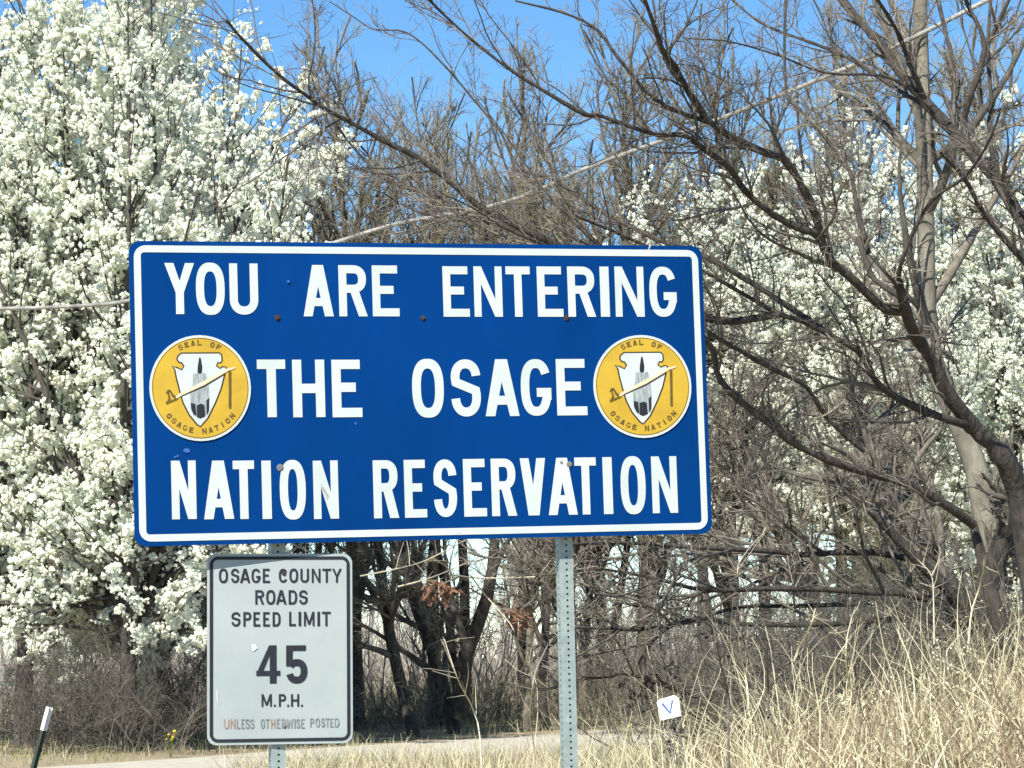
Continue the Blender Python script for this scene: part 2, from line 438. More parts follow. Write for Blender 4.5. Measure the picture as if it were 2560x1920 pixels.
def disc(g, cx, cz, r, y0, y1, n=12, rx=None):
    a = np.arange(n) * 2 * np.pi / n
    slab(g, np.stack([cx + (rx or r) * np.cos(a), cz + r * np.sin(a)], 1), y0, y1)

def pose(yaw, tilt, roll, c):
    cy, sy, ct, st, cr, sr = math.cos(yaw), math.sin(yaw), math.cos(tilt), math.sin(tilt), math.cos(roll), math.sin(roll)
    Ry = np.array([[cr, 0, sr], [0, 1, 0], [-sr, 0, cr]]); Rx = np.array([[1, 0, 0], [0, ct, -st], [0, st, ct]]); Rz = np.array([[cy, -sy, 0], [sy, cy, 0], [0, 0, 1]])
    R_ = Rz @ Rx @ Ry
    m = np.eye(4); m[:3, :3] = R_; m[:3, 3] = c
    return m
def on_plane(m, px, py):           # sign-plane coordinates under a pixel
    d = ray(px, py); n_ = m[:3, 1]; t = ((m[:3, 3] - CAM) @ n_) / (d @ n_)
    q = m[:3, :3].T @ (CAM + d * t - m[:3, 3])
    return q[0], q[2]

# ------------------------------------------------------------------ posts
def perforated_post(length, w=0.057, pitch=0.0254, hr=0.0049):
    g = Geo()
    n = int(length / pitch)
    a = np.radians(np.arange(8) * 45 + 22.5)
    for side in range(4):
        ca, sa = math.cos(side * math.pi / 2), math.sin(side * math.pi / 2)
        h = w / 2
        # one cell: a square ring of eight outer points round an octagonal hole
        ox = np.array([h, pitch * 0 + h * .42, -h * .42, -h, -h, -h * .42, h * .42, h])
        oz = np.array([.22, .5, .5, .22, -.22, -.5, -.5, -.22]) * pitch
        for k in range(n):
            zc = (k + .5) * pitch
            u = np.concatenate([ox, hr * np.cos(a)]); z = np.concatenate([oz, hr * np.sin(a)]) + zc
            v = np.stack([u * ca + h * sa, u * sa - h * ca, z], 1)
            q = [[i, (i + 1) % 8, 8 + (i + 1) % 8, 8 + i] for i in range(8)]
            # fill the corners of the cell
            cz = [[h, zc + pitch / 2], [-h, zc + pitch / 2], [-h, zc - pitch / 2], [h, zc - pitch / 2]]
            v2 = np.array([[x * ca + h * sa, x * sa - h * ca, zz] for x, zz in cz])
            g.add(np.vstack([v, v2]), q, [[0, 16, 1], [2, 17, 3], [4, 18, 5], [6, 19, 7]])
    return g

# ------------------------------------------------------------------ the big blue sign
BIG = pose(0.29330, 0.006374, -0.020283, np.array([-0.34399, 11.4213, 2.58593]))
bw, bh = 2.4384, 1.2192
big = thing('reservation_sign', 'large blue sign reading YOU ARE ENTERING THE OSAGE NATION RESERVATION on two steel posts', 'sign')
big.matrix_world = Matrix(BIG.tolist())
g = Geo(); slab(g, rrect(-bw / 2, -bh / 2, bw / 2, bh / 2, .045), 0.0, 0.004)
panel = put('sign_panel', g.mesh('sign_panel', [M['sign_blue']]), big)
g = Geo()
plate(g, ring(rrect(-bw / 2 + .019, -bh / 2 + .018, bw / 2 - .019, bh / 2 - .018, .048), rrect(-bw / 2 + .047, -bh / 2 + .046, bw / 2 - .047, bh / 2 - .046, .014)), -.0022)
put('border', g.mesh('border', [M['sign_white']]), panel)

def word(m, letters, top, bot, s, y=-.0024, mats=None, parent=None, name='lettering'):
    """letters: (char, left px, right px); top / bot: pixel y at left and right end of the word"""
    g = Geo(); polys = []
    x0, x1 = letters[0][1], letters[-1][2]
    for ch, a, b in letters:
        f = ((a + b) / 2 - x0) / max(x1 - x0, 1)
        ty = top[0] + (top[1] - top[0]) * f; by = bot[0] + (bot[1] - bot[0]) * f
        ya = (ty + by) / 2
        l, _ = on_plane(m, a, ya); r, _ = on_plane(m, b, ya)
        _, zt = on_plane(m, (a + b) / 2, ty); _, zb = on_plane(m, (a + b) / 2, by)
        plate(g, [[[q[0] + l, q[1] + zb] for q in p] for p in glyph(ch, r - l, zt - zb, s)], y)
    return put(name, g.mesh(name, mats), parent)
def zr(z, ox, sc): return [(c, ox + a * sc, ox + b * sc) for c, a, b in z]
k1 = 750 / 2212
WORDS = [
    (zr([('Y', 270, 490), ('O', 500, 712), ('U', 748, 958)], 320, k1), (657.5, 659), (785, 787), .033),
    (zr([('A', 1290, 1512), ('R', 1553, 1762), ('E', 1800, 1997)], 320, k1), (662.5, 664), (791, 791), .033),
    (zr([('E', 168, 362), ('N', 397, 605), ('T', 633, 812), ('E', 863, 1052), ('R', 1088, 1292), ('I', 1327, 1394), ('N', 1437, 1650), ('G', 1690, 1890)], 1050, k1), (666, 667), (792, 792), .033),
    (zr([('T', 953, 1162), ('H', 1213, 1450), ('E', 1503, 1723)], 320, k1), (899, 899.5), (1043, 1043), .038),
    ([('O', 1030, 1109)] + zr([('S', 228, 446), ('A', 477, 727), ('G', 742, 966), ('E', 1005, 1228)], 1050, k1), (899, 897.5), (1043, 1038), .037),
    (zr([('N', 320, 502), ('A', 556, 778), ('T', 775, 932), ('I', 987, 1056), ('O', 1118, 1310), ('N', 1366, 1550)], 320, k1), (1151.5, 1151.5), (1298, 1297), .034),
    ([('R', 933, 996), ('E', 1010.5, 1066)] + zr([('S', 100, 270), ('E', 320, 488), ('R', 525, 710), ('V', 740, 927), ('A', 942, 1156), ('T', 1142, 1300), ('I', 1349, 1418), ('O', 1478, 1662), ('N', 1708, 1895)], 1050, k1), (1151, 1140.5), (1296, 1282), .034),
]
for wd in WORDS:
    # sloped rows: shift each letter along the row by its own top and bottom
    word(BIG, *wd, mats=[M['sign_white']], parent=panel)

# seals
def build_seal(cx, cz, rx, rz, tiltd=0.0):
    root = put('seal', None, big); root.empty_display_size = .1
    g = Geo(); disc(g, cx, cz, rz, -.0055, -.0045 + .003, 48, rx)
    put('rim', g.mesh('rim', [M['sign_white']]), root)
    def P(pts):                                    # photo crop units (centre 800,862; radii 725,757) -> local
        return [[cx + (x - 800) / 725 * rx, cz - (y - 862) / 757 * rz] for x, y in pts]
    def el(r, n=48):
        a = np.arange(n) * 2 * np.pi / n; return np.stack([cx + rx * r * np.cos(a), cz + rz * r * np.sin(a)], 1).tolist()
    def layer(name, polys, y, m):
        g = Geo(); plate(g, polys, y); put(name, g.mesh(name, [M[m]]), root)
    layer('gold_field', [el(.955)], -.0060, 'gold')
    layer('ring_line', ring(el(.948), el(.935)), -.0064, 'olive_ink')
    out = [(535, 352), (1082, 350), (1122, 382), (1130, 470), (1105, 512), (1062, 508), (1045, 545), (1085, 572), (1122, 548), (1185, 560),
           (1155, 700), (1105, 880), (1015, 1090), (905, 1300), (790, 1425), (735, 1395), (620, 1250), (538, 1080), (495, 920), (448, 720), (428, 600), (395, 545),
           (480, 560), (535, 592), (560, 548), (532, 510), (490, 500), (462, 450), (478, 400)]
    o = np.array(out, float); e1 = norm(np.roll(o, -1, 0) - o); e0 = norm(o - np.roll(o, 1, 0))
    nn = np.stack([-(e0 + e1)[:, 1], (e0 + e1)[:, 0]], 1); nn = norm(nn)
    ins = o + nn * 22
    layer('arrowhead_outline', [P(out)], -.0068, 'ink_brown')
    layer('arrowhead', [P(ins.tolist())], -.0072, 'sign_white')
    layer('feather', [P([(700, 655), (885, 650), (905, 760), (925, 900), (920, 1150), (905, 1230), (790, 1300), (700, 1260), (655, 1150), (650, 940), (690, 800)])], -.0076, 'feather_grey')
    layer('feather_tip', [P([(790, 425), (812, 430), (832, 560), (826, 640), (795, 665), (760, 640), (765, 560)])], -.0080, 'ink')
    layer('feather_base', [P([(655, 1075), (720, 1090), (735, 1260), (690, 1240), (660, 1170)]), P([(740, 1110), (800, 1085), (850, 1105), (860, 1270), (790, 1300), (740, 1280)]),
                          P([(880, 1040), (922, 1000), (915, 1190), (880, 1255)])], -.0080, 'ink')
    layer('pipe_outline', [P([(520, 985), (850, 850), (1165, 665), (1150, 640), (840, 800), (510, 950)])], -.0084, 'ink_brown')  # dark printed outline along the lower edge of the pipe
    layer('pipe', [P([(440, 985), (520, 925), (840, 765), (1170, 592), (1300, 560), (1305, 580), (1190, 625), (850, 822), (530, 965), (450, 1015)])], -.0088, 'pipe_tan')
    layer('pipe_bowl', [P([(300, 940), (325, 890), (365, 880), (410, 950), (450, 985), (430, 1005), (385, 970), (355, 905), (332, 925)]), P([(330, 930), (350, 930), (365, 1010), (320, 1080), (300, 1080), (340, 1010)]),
                        P([(300, 1060), (470, 1000), (475, 1015), (305, 1085)])], -.0092, 'olive_ink')
    layer('pipe_stem', [P([(1205, 600), (1240, 620), (1235, 860), (1228, 1150), (1195, 1150), (1203, 860)])], -.0096, 'olive_ink')
    polys = []
    def arc_text(txt, ang0, ang1, rad, top):
        n_ = len(txt); hgt = .105
        for i, ch in enumerate(txt):
            if ch == ' ': continue
            one = []
            A = math.radians(ang0 + (ang1 - ang0) * i / (n_ - 1)); w_ = .03 if ch == 'I' else .088
            for p in glyph(ch, w_, hgt, .019 if ch in 'SG' else .027):
                qq = []
                for x, y in p:
                    u = x - w_ / 2; v_ = y - hgt / 2
                    if top: qx = rad * math.cos(A) + u * math.sin(A) + v_ * math.cos(A); qz = rad * math.sin(A) - u * math.cos(A) + v_ * math.sin(A)
                    else: qx = rad * math.cos(A) - u * math.sin(A) - v_ * math.cos(A); qz = rad * math.sin(A) + u * math.cos(A) - v_ * math.sin(A)
                    qq.append([cx + rx * qx, cz + rz * qz])
                one.append(qq)
            polys.append(one)
    arc_text('SEAL OF', 116, 64, .855, True)
    arc_text('OSAGE NATION', 220, 319, .815, False)
    for ps in polys:
        g = Geo(); plate(g, ps, -.0068); put('letter', g.mesh('letter', [M['olive_ink']]), root)
    return root
M['ink_brown'] = mat('brown_black_print', (0.04, 0.026, 0.01), 0.6, 40)
for (pc, rr) in (((499.8, 970.6), (126.8, 132.3)), ((1605, 966.5), (122.3, 128.5))):
    c = on_plane(BIG, *pc); l = on_plane(BIG, pc[0] - rr[0], pc[1]); r = on_plane(BIG, pc[0] + rr[0], pc[1])
    t_ = on_plane(BIG, pc[0], pc[1] - rr[1]); b_ = on_plane(BIG, pc[0], pc[1] + rr[1])
    build_seal((l[0] + r[0]) / 2, (t_[1] + b_[1]) / 2, (r[0] - l[0]) / 2, (t_[1] - b_[1]) / 2)

def bolt(m, px, py, r, mt, parent, washer=True):
    x, z = on_plane(m, px, py); g = Geo()
    disc(g, x, z, r, -.007, -.0012, 6)
    if washer: disc(g, x, z, r * 1.5, -.0034, -.001, 12)
    put('bolt', g.mesh('bolt', [M[mt]]), parent)
for px, py, r, mt in ((693, 794, .0085, 'bolt_dark'), (1057, 795, .0075, 'bolt_dark'), (1415, 795, .0085, 'bolt_dark'), (700, 1169, .010, 'bolt'),
                      (1423, 1161, .0085, 'bolt'), (1403, 1156, .004, 'bolt'), (720, 704, .006, 'scuff')):
    bolt(BIG, px, py, r, mt, big, mt != 'scuff')
def blotch(m, pts, y, mt, name, parent):
    g = Geo(); plate(g, [[on_plane(m, *p) for p in pts]], y); return put(name, g.mesh(name, [M[mt]]), parent)
blotch(BIG, [(457, 1128), (462, 1120), (473, 1122), (475, 1130), (466, 1132)], -.0030, 'scuff', 'scuff_mark', panel)
blotch(BIG, [(434, 1142), (446, 1137), (447, 1141), (436, 1146)], -.0030, 'scuff', 'scuff_mark', panel)
blotch(BIG, [(884, 1058), (893, 1055), (890, 1063)], -.0030, 'scuff', 'scuff_mark', panel)
blotch(BIG, [(800, 1206), (806, 1216), (815, 1228), (822, 1240), (818, 1252), (812, 1238), (804, 1222)], -.0031, 'grime', 'scar', panel)
blotch(BIG, [(1148, 1331), (1151, 1337), (1149, 1339), (1146, 1333)], -.0031, 'grime', 'scar', panel)
blotch(BIG, [(1624, 609), (1628, 613), (1622, 625), (1619, 624)], -.0031, 'grime', 'scar', panel)
# stringers and posts behind the panel
g = Geo()
for z in (-.45, .45): g.box((-1.1, .0045, z - .03), (1.1, .064, z + .03))
put('back_rail', g.mesh('back_rail', [M['aluminium']]), big)
for (pt, pb) in (((703.5, 1375), (705.5, 1920)), ((1427.5, 1363), (1441, 1920))):
    m = BIG
    lx, lz = on_plane(m, *pt); bx, bz = on_plane(m, *pb)
    g = perforated_post(4.1)
    o = put('sign_post', g.mesh('sign_post', [M['galv']]), big)
    lean = math.atan2(bx - lx, lz - bz)
    # post runs from below the ground to just under the panel's top edge
    topz = bh / 2 - .06
    xs = lx - (topz - lz) * math.tan(lean)
    L = 4.1
    o.matrix_local = Matrix.Translation((xs + math.sin(lean) * L, .094, topz - math.cos(lean) * L)) @ Matrix.Rotation(-lean, 4, 'Y')

# ------------------------------------------------------------------ the speed limit sign
SM = pose(RAD(12.5), 0.003, 0.0035, np.array([-0.9460, 11.298, 1.5425]))
sw, sh = .5875, .762
sm = thing('speed_limit_sign', 'white county speed limit 45 sign with black border bolted below the blue sign', 'sign')
sm.matrix_world = Matrix(SM.tolist())
g = Geo(); slab(g, rrect(-sw / 2, -sh / 2, sw / 2, sh / 2, .038), 0.0, 0.002)
sp = put('sign_panel', g.mesh('sign_panel', [M['sign_grey']]), sm)
g = Geo(); plate(g, ring(rrect(-sw / 2 + .010, -sh / 2 + .011, sw / 2 - .010, sh / 2 - .011, .034), rrect(-sw / 2 + .0235, -sh / 2 + .0235, sw / 2 - .0235, sh / 2 - .0235, .02)), -.0022)
put('border', g.mesh('border', [M['ink']]), sp)
ks = 400 / 1276
def zl(z): return [(c, 500 + a * ks, 500 + b * ks) for c, a, b in z]
def zy(a): return 1360 + a * ks
SW = [
    ('OSAGE', [('O', 150, 222), ('S', 247, 312), ('A', 318, 400), ('G', 410, 482), ('E', 500, 558)], 197, 310, .0085, 'ink'),
    ('COUNTY', [('C', 628, 697), ('O', 712, 782), ('U', 800, 868), ('N', 890, 960), ('T', 975, 1045), ('Y', 1052, 1130)], 197, 308, .0085, 'ink'),
    ('ROADS', [('R', 440, 512), ('O', 527, 600), ('A', 605, 690), ('D', 706, 774), ('S', 790, 858)], 368, 482, .0087, 'ink'),
    ('SPEED', [('S', 250, 322), ('P', 345, 410), ('E', 425, 480), ('E', 503, 557), ('D', 578, 642)], 543, 658, .0087, 'ink'),
    ('LIMIT', [('L', 710, 764), ('I', 785, 806), ('M', 828, 912), ('I', 935, 956), ('T', 972, 1042)], 540, 655, .0087, 'ink'),
    ('45', [('4', 448, 640), ('5', 686, 856)], 808, 1112, .0275, 'ink'),
    ('MPH', [('M', 490, 572), ('.', 588, 604), ('P', 628, 687), ('.', 694, 710), ('H', 725, 790), ('.', 804, 820)], 1197, 1297, .008, 'ink'),
    ('U', [('U', 190, 232)], 1396, 1473, .0042, 'ink_red'), ('N', [('N', 243, 282)], 1396, 1473, .0048, 'ink_red'),
    ('LESS', [('L', 292, 320), ('E', 330, 356), ('S', 362, 396), ('S', 400, 433)], 1396, 1473, .0045, 'ink_faded'),
    ('OT', [('O', 484, 516), ('T', 520, 556)], 1395, 1472, .0045, 'ink_faded'), ('H', [('H', 565, 600)], 1395, 1470, .0045, 'ink_red'),
    ('ERWISE', [('E', 612, 640), ('R', 650, 684), ('W', 690, 742), ('I', 750, 761), ('S', 768, 797), ('E', 805, 835)], 1394, 1470, .0045, 'ink_faded'),
    ('POSTED', [('P', 878, 910), ('O', 920, 955), ('S', 965, 996), ('T', 1000, 1032), ('E', 1037, 1062), ('D', 1072, 1110)], 1390, 1460, .0045, 'ink_faded'),
]
for nm, L, ty, by, st, mt in SW:
    word(SM, zl(L), (zy(ty), zy(ty)), (zy(by), zy(by)), st, mats=[M[mt]], parent=sp)
for px, py, mt in ((500 + 668 * ks, zy(232), 'bolt_dark'), (500 + 672 * ks, zy(1448), 'bolt')):
    bolt(SM, px, py, .0065, mt, sm)
blotch(SM, [(500 + 128 * ks, zy(1150)), (500 + 140 * ks, zy(1180)), (500 + 150 * ks, zy(1290)), (500 + 134 * ks, zy(1240))], -.003, 'sign_white', 'scuff_mark', sp)
blotch(SM, [(500 + 405 * ks, zy(800)), (500 + 435 * ks, zy(795)), (500 + 460 * ks, zy(830)), (500 + 420 * ks, zy(860))], -.003, 'sign_white', 'scuff_mark', sp)

# ------------------------------------------------------------------ trees
def tpath(rng, base, top, K, bend=.04):
    w = np.linspace(0, 1, K)[:, None]
    P = np.asarray(base) * (1 - w) + np.asarray(top) * w
    L = np.linalg.norm(np.asarray(top) - np.asarray(base))
    off = np.cumsum(rng.normal(size=(K, 3)) * bend * L / K, axis=0) * w ** .5
    off[:, 2] *= .3
    return P + off

def smooth_path(pts, n):           # Catmull-Rom through traced points
    p = np.asarray(pts, float); p = np.vstack([2 * p[0] - p[1], p, 2 * p[-1] - p[-2]])
    out = []
    m = len(p) - 3
    for t in np.linspace(0, m - 1e-6, n):
        i = int(t); f = t - i; a, b, c, d = p[i:i + 4]
        out.append(.5 * ((2 * b) + (-a + c) * f + (2 * a - 5 * b + 4 * c - d) * f * f + (-a + 3 * b - 3 * c + d) * f ** 3))
    return np.array(out)

def blossoms(rng, segs, n, jitter, size, quads=6, spread=.032, tr=(0.15, 1.0)):
    L = lengths(segs); i = rng.choice(len(segs), n, p=L / L.sum())
    c, _ = interp(segs[i], tr[0] + (tr[1] - tr[0]) * rng.random(n))
    c = c + rng.normal(size=(n, 3)) * jitter
    sc = rng.uniform(.65, 1.25, n)
    d = norm(rng.normal(size=(n, quads, 3)))
    p = c[:, None] + d * (spread * sc)[:, None, None] * rng.uniform(.5, 1, (n, quads, 1))
    nrm_ = norm(d + .5 * rng.normal(size=d.shape))
    a = norm(np.cross(nrm_, rng.normal(size=d.shape))); b = np.cross(nrm_, a)
    s_ = (size * sc)[:, None, None] * rng.uniform(.7, 1.2, (n, quads, 1))
    v = np.stack([p + a * s_, p + b * s_, p - a * s_, p - b * s_], 2).reshape(-1, 3)
    q = np.arange(len(v)).reshape(-1, 4)
    return v, q

def blobs(rng, segs, n, jitter, size):          # rounded flower clusters of eight facets
    L = lengths(segs); i = rng.choice(len(segs), n, p=L / L.sum())
    c, _ = interp(segs[i], .1 + .9 * rng.random(n))
    c = c + rng.normal(size=(n, 3)) * jitter
    a = norm(rng.normal(size=(n, 3))); b = norm(np.cross(a, rng.normal(size=(n, 3)))); d = np.cross(a, b)
    rr = size * np.clip(rng.lognormal(-.12, .38, (n, 1, 1)), .3, 1.9) * rng.uniform(.55, 1.4, (n, 6, 1))
    v = c[:, None] + np.stack([a, b, -a, -b, d, -d], 1) * rr
    t = np.array([[0, 1, 4], [1, 2, 4], [2, 3, 4], [3, 0, 4], [1, 0, 5], [2, 1, 5], [3, 2, 5], [0, 3, 5]])
    return v.reshape(-1, 3), (np.arange(n)[:, None, None] * 6 + t[None]).reshape(-1, 3)

def pear_tree(seed, H, crown_r, low, nb=56000):
    """upright multi-limbed flowering pear, base at the origin; returns meshes by part name"""
    rng = np.random.default_rng(seed)
    fork = low * .95
    tr = tpath(rng, (0, 0, -.3), (rng.normal() * .1, rng.normal() * .1, fork + .5), 8, .05)
    g = Geo(); tR = np.linspace(.16, .12, 8); tR[0] = .21
    g.tubes(tr[None], tR[None], 12)
    n = 24
    an = np.arange(n) * 2.4 + rng.normal(size=n) * .3
    out = np.linspace(.15, 1, n)
    d = np.stack([np.cos(an) * out, np.sin(an) * out, np.full(n, 1.0) + .9 * (1 - out)], 1)
    st = np.stack([np.full(n, tr[-1, 0]), np.full(n, tr[-1, 1]), fork - .5 + rng.random(n) * .9], 1)
    L = (H - fork) * (1.02 - .42 * out) * rng.uniform(.9, 1.08, n)
    limbs = grow(rng, st, d, L, 12, .055, np.array([0, 0, .07]))
    # keep the crown inside an egg
    lr = np.linspace(0, 1, 12)[None]
    lR = (.085 - .02 * out)[:, None] * (1 - lr) + .012 * lr
    g.tubes(limbs, lR, 7)
    B1, R1 = spawn(rng, limbs, lR, 330, .06, 1, 42, 10, .34, 7, .08, (0, 0, .10), .6, .005, .5, 2.3)
    hi_b, hi_r = spawn(rng, limbs, lR, 200, .5, 1, 36, 10, .26, 7, .08, (0, 0, .12), .6, .005, .6, 1.8)
    B1 = np.vstack([B1, hi_b]); R1 = np.vstack([R1, hi_r])
    low_b, low_r = spawn(rng, limbs, lR, 60, .02, .3, 75, 12, .34, 7, .09, (0, 0, -.03), .55, .005, .8, 2.6)
    B1 = np.vstack([B1, low_b]); R1 = np.vstack([R1, low_r])
    B2, R2 = spawn(rng, B1, R1, 2700, .1, 1, 42, 12, .42, 5, .10, (0, 0, .07), .6, .003, .2, 1.0)
    B3, R3 = spawn(rng, B2, R2, 5200, .1, 1, 45, 14, .5, 4, .12, (0, 0, .05), .7, .002, .1, .5)
    gb = Geo(); gb.tubes(B1, R1, 5); gb.tubes(B2, R2, 3)
    gt = Geo(); gt.tubes(B3, R3, 3)
    gf = Geo(); v1, t1 = blobs(rng, B3, int(nb * .55), .035, .043); gf.add(v1, None, t1)
    v5, q5 = blossoms(rng, B3, int(nb * .22), .06, .026, 3, .04); gf.add(v5, q5)
    v1, t1 = blobs(rng, B2, int(nb * .45), .045, .043); gf.add(v1, None, t1)
    v3, q3 = blossoms(rng, B2, 500, .03, .02, quads=4)
    gl = Geo(); gl.add(v3, q3)
    return [('trunk', g.mesh('trunk', [M['bark_pear']], True), None), ('branches', gb.mesh('branches', [M['bark_pear']]), None),
            ('twigs', gt.mesh('twigs', [M['twig']]), 'stuff'), ('blossom', gf.mesh('blossom', [M['blossom']]), 'stuff'),
            ('young_leaves', gl.mesh('young_leaves', [M['young_leaf']]), 'stuff')]

def plant(parts, name, label, cat, x, y, rz=0, sc=1.0, group=None, z=None):
    o = thing(name, label, cat, (x, y, float(ground_z(x, y)) if z is None else z), group, (0, 0, rz))
    o.scale = (sc,) * 3
    for nm, me, kd in parts: put(nm, me, o, kind=kd)
    return o

PEAR1 = pear_tree(11, 13.5, 3, 2.1)
PEAR3 = pear_tree(29, 13.0, 3, 4.6, 34000)
def wx(px, Y): return float(at(px, 960, Y)[0])
GP = 'white flowering pear trees along the gravel road'
for px, Y, pr, rz, sc, lb in (
        (320, 47.5, PEAR1, .4, 1.05, 'white flowering pear tree whose dark trunk stands left of the speed limit sign'),
        (-230, 55, PEAR1, 2.2, 1.2, 'white flowering pear tree cut off by the left edge of the photo'),
        (60, 50, PEAR1, 4.0, 1.12, 'second row white flowering pear tree behind the trunk left of the speed limit sign'),
        (400, 54, PEAR1, 5.6, 1.0, 'white flowering pear tree whose blossom ends against the open blue sky'),
        (330, 56, PEAR1, 2.5, 1.15, 'white flowering pear tree right behind the one left of the speed limit sign'),
        (-60, 64, PEAR1, 3.3, 1.15, 'farthest white flowering pear tree near the left edge of the photo'),
        (1740, 60, PEAR3, 2.9, .92, 'white flowering pear tree behind the upper right corner of the blue sign'),
        (2090, 57, PEAR3, .9, .92, 'white flowering pear tree just left of the pale straight trunk'),
        (2560, 50, PEAR1, 5.2, .78, 'white flowering pear tree cut off by the right edge of the photo'),
        (1900, 74, PEAR3, 3.7, 1.15, 'back row white flowering pear tree between the blue sign and the pale trunk'),
        (2340, 66, PEAR1, 1.2, 1.05, 'back row white flowering pear tree right behind the pale straight trunk'),
        (1500, 78, PEAR3, 5.9, 1.0, 'faint white flowering pear tree over the word ENTERING')):
    plant(pr, 'pear_tree', lb, 'tree', wx(px, Y), Y, rz, sc, GP)

# bare trees grown from a trunk polyline
def bare_parts(seed, trunks, tr_r, n=(26, 190, 1500, 6500), ang=(48, 42, 42, 42), up=(.05, .05, .04, .03), Lf=(.42, .5, .5, .55), curl=(.09, .10, .12, .14),
               bark='bark_dark', twig='twig', t0=.25, rt=(.03, .012, .006, .003), zlean=0, caps=(4.5, 2.4, 1.2, .6)):
    rng = np.random.default_rng(seed)
    g = Geo()
    for P, r in zip(trunks, tr_r): g.tubes(P[None], r[None], 10)
    P = np.array(trunks); R = np.array(tr_r)
    gb, gt = Geo(), Geo()
    K = (9, 7, 5, 4)
    for l in range(4):
        P, R = spawn(rng, P, R, n[l], t0 if l == 0 else .12, 1, ang[l], 11, Lf[l], K[l], curl[l], (0, 0, up[l]), .62, rt[l] * .5 if l < 3 else .0022, .12, caps[l])
        if l == 0: gb.tubes(P, R, 7)
        elif l == 1: gb.tubes(P, R, 5)
        else: gt.tubes(P, R, 3)
    return [('trunk', g.mesh('trunk', [M[bark]], True), None), ('branches', gb.mesh('branches', [M['branch']], True), None), ('twigs', gt.mesh('twigs', [M[twig]]), 'stuff')]

def simple_trunk(seed, H, r, lean=(0, 0)):
    rng = np.random.default_rng(seed)
    P = tpath(rng, (0, 0, -.3), (lean[0], lean[1], H), 12, .09)
    w = np.linspace(0, 1, 12); R = r * (1 - w) ** .8 + .012; R[0] *= 1.3
    return P, R
# olive budding thicket trees above and behind the blue sign
P, R = simple_trunk(5, 9.2, .11)
OLIVE = bare_parts(31, [P], [R], n=(44, 330, 2300, 9500), ang=(28, 30, 32, 34), up=(.10, .08, .06, .05), twig='twig_olive', t0=.15)
P, R = simple_trunk(8, 8.5, .085)
P2, R2 = simple_trunk(9, 7.8, .07, (-1.4, .2))
ROUND = bare_parts(37, [P, P2], [R, R2], n=(52, 380, 2500, 10500), ang=(50, 44, 42, 40), twig='twig', t0=.42)
GT = 'bare trees in the thicket behind the blue sign'
plant(OLIVE, 'budding_tree', 'slender olive tinted budding tree between the left pear blossom and the open blue sky', 'tree', wx(885, 60), 60, 0, 1.5, GT)
plant(OLIVE, 'budding_tree', 'olive tinted budding tree half hidden by the edge of the left pear blossom', 'tree', wx(745, 64), 64, 2.1, 1.35, GT)
plant(OLIVE, 'budding_tree', 'olive tinted budding tree rising above the middle of the blue sign', 'tree', wx(1080, 62), 62, 4.4, 1.42, GT)
plant(ROUND, 'bare_tree', 'bare round topped tree above the word ARE on the blue sign', 'tree', wx(1150, 66), 66, 1.1, 1.5, GT)
plant(ROUND, 'bare_tree', 'bare round topped tree above the word ENTERING on the blue sign', 'tree', wx(1480, 70), 70, 3.0, 1.5, GT)
plant(ROUND, 'bare_tree', 'bare tree in the tangle at the right edge of the photo', 'tree', wx(2560, 66), 66, .6, 1.2, GT)

for px, Y, pr, rz, sc, lb in (
        (1830, 47, ROUND, .2, .8, 'low bare tree just right of the blue sign'),
        (2250, 43, OLIVE, 5.6, .62, 'slender budding tree low in the right hand tangle'),
        (640, 62, ROUND, 2.4, .95, 'bare tree behind the right part of the left pear crown'),
        (1460, 72, OLIVE, 3.3, .8, 'budding tree seen under the blue sign between the far trunks'),
        (1420, 66, OLIVE, 4.7, 1.3, 'bare tree whose top shows right above the word ENTERING'),
        (1300, 74, OLIVE, 2.0, 1.75, 'tall slender bare tree above the letters ENT, behind the cable'),
        (1820, 72, OLIVE, 4.9, 1.8, 'tall slender bare tree between the blue sign corner and the pale trunk'),
        (2130, 69, OLIVE, 1.4, 1.75, 'tall slender bare tree left of the pale trunk, far behind the limbs'),
        (2450, 66, OLIVE, 3.8, 1.7, 'tall slender bare tree right of the pale trunk'),
        (1600, 64, OLIVE, .6, 1.6, 'slender bare tree rising to the top of the photo above the letters RING')):
    plant(pr, 'bare_tree' if pr is ROUND else 'budding_tree', lb, 'tree', wx(px, Y), Y, rz, sc, GT)

# traced dark trunks below the sign, 56 m away
def traced(pts, Y0, Y1, n, r0, r1):
    L = len(pts)
    P = np.array([at(p[0], p[1], Y0 + (Y1 - Y0) * i / (L - 1)) for i, p in enumerate(pts)])
    P = smooth_path(P, n); w = np.linspace(0, 1, n)
    return P, r0 * (1 - w) + r1 * w
def z6(p): return [(800 + a * .4069, 1245 + b * .4069) for a, b in p]
def z5(p): return [(1660 + a * .4069, 1245 + b * .4069) for a, b in p]
def z4(p): return [(1660 + a * .4069, 600 + b * .4069) for a, b in p]
def z3(p): return [(1660 + a * .4069, b * .4069) for a, b in p]
def z2(p): return [(800 + a * .4069, b * .4069) for a, b in p]
def traced_tree(seed, paths, Y, label, name='dark_trunk_tree', cat='tree', nn=(17, 110, 650, 2600), **kw):
    T, R = [], []
    for pts, r0, r1, dy in paths:
        p, r = traced(pts, Y, Y + dy, 12, r0, r1); T.append(p); R.append(r)
    base = T[0][0].copy(); base[2] = float(ground_z(base[0], base[1]))
    T = [p - base for p in T]
    for p in T[:1]: p[0, 2] = -.15
    parts = bare_parts(seed, T, R, n=nn, **kw)
    o = thing(name, label, cat, tuple(base))
    for nm, me, kd in parts: put(nm, me, o, kind=kd)
    return o
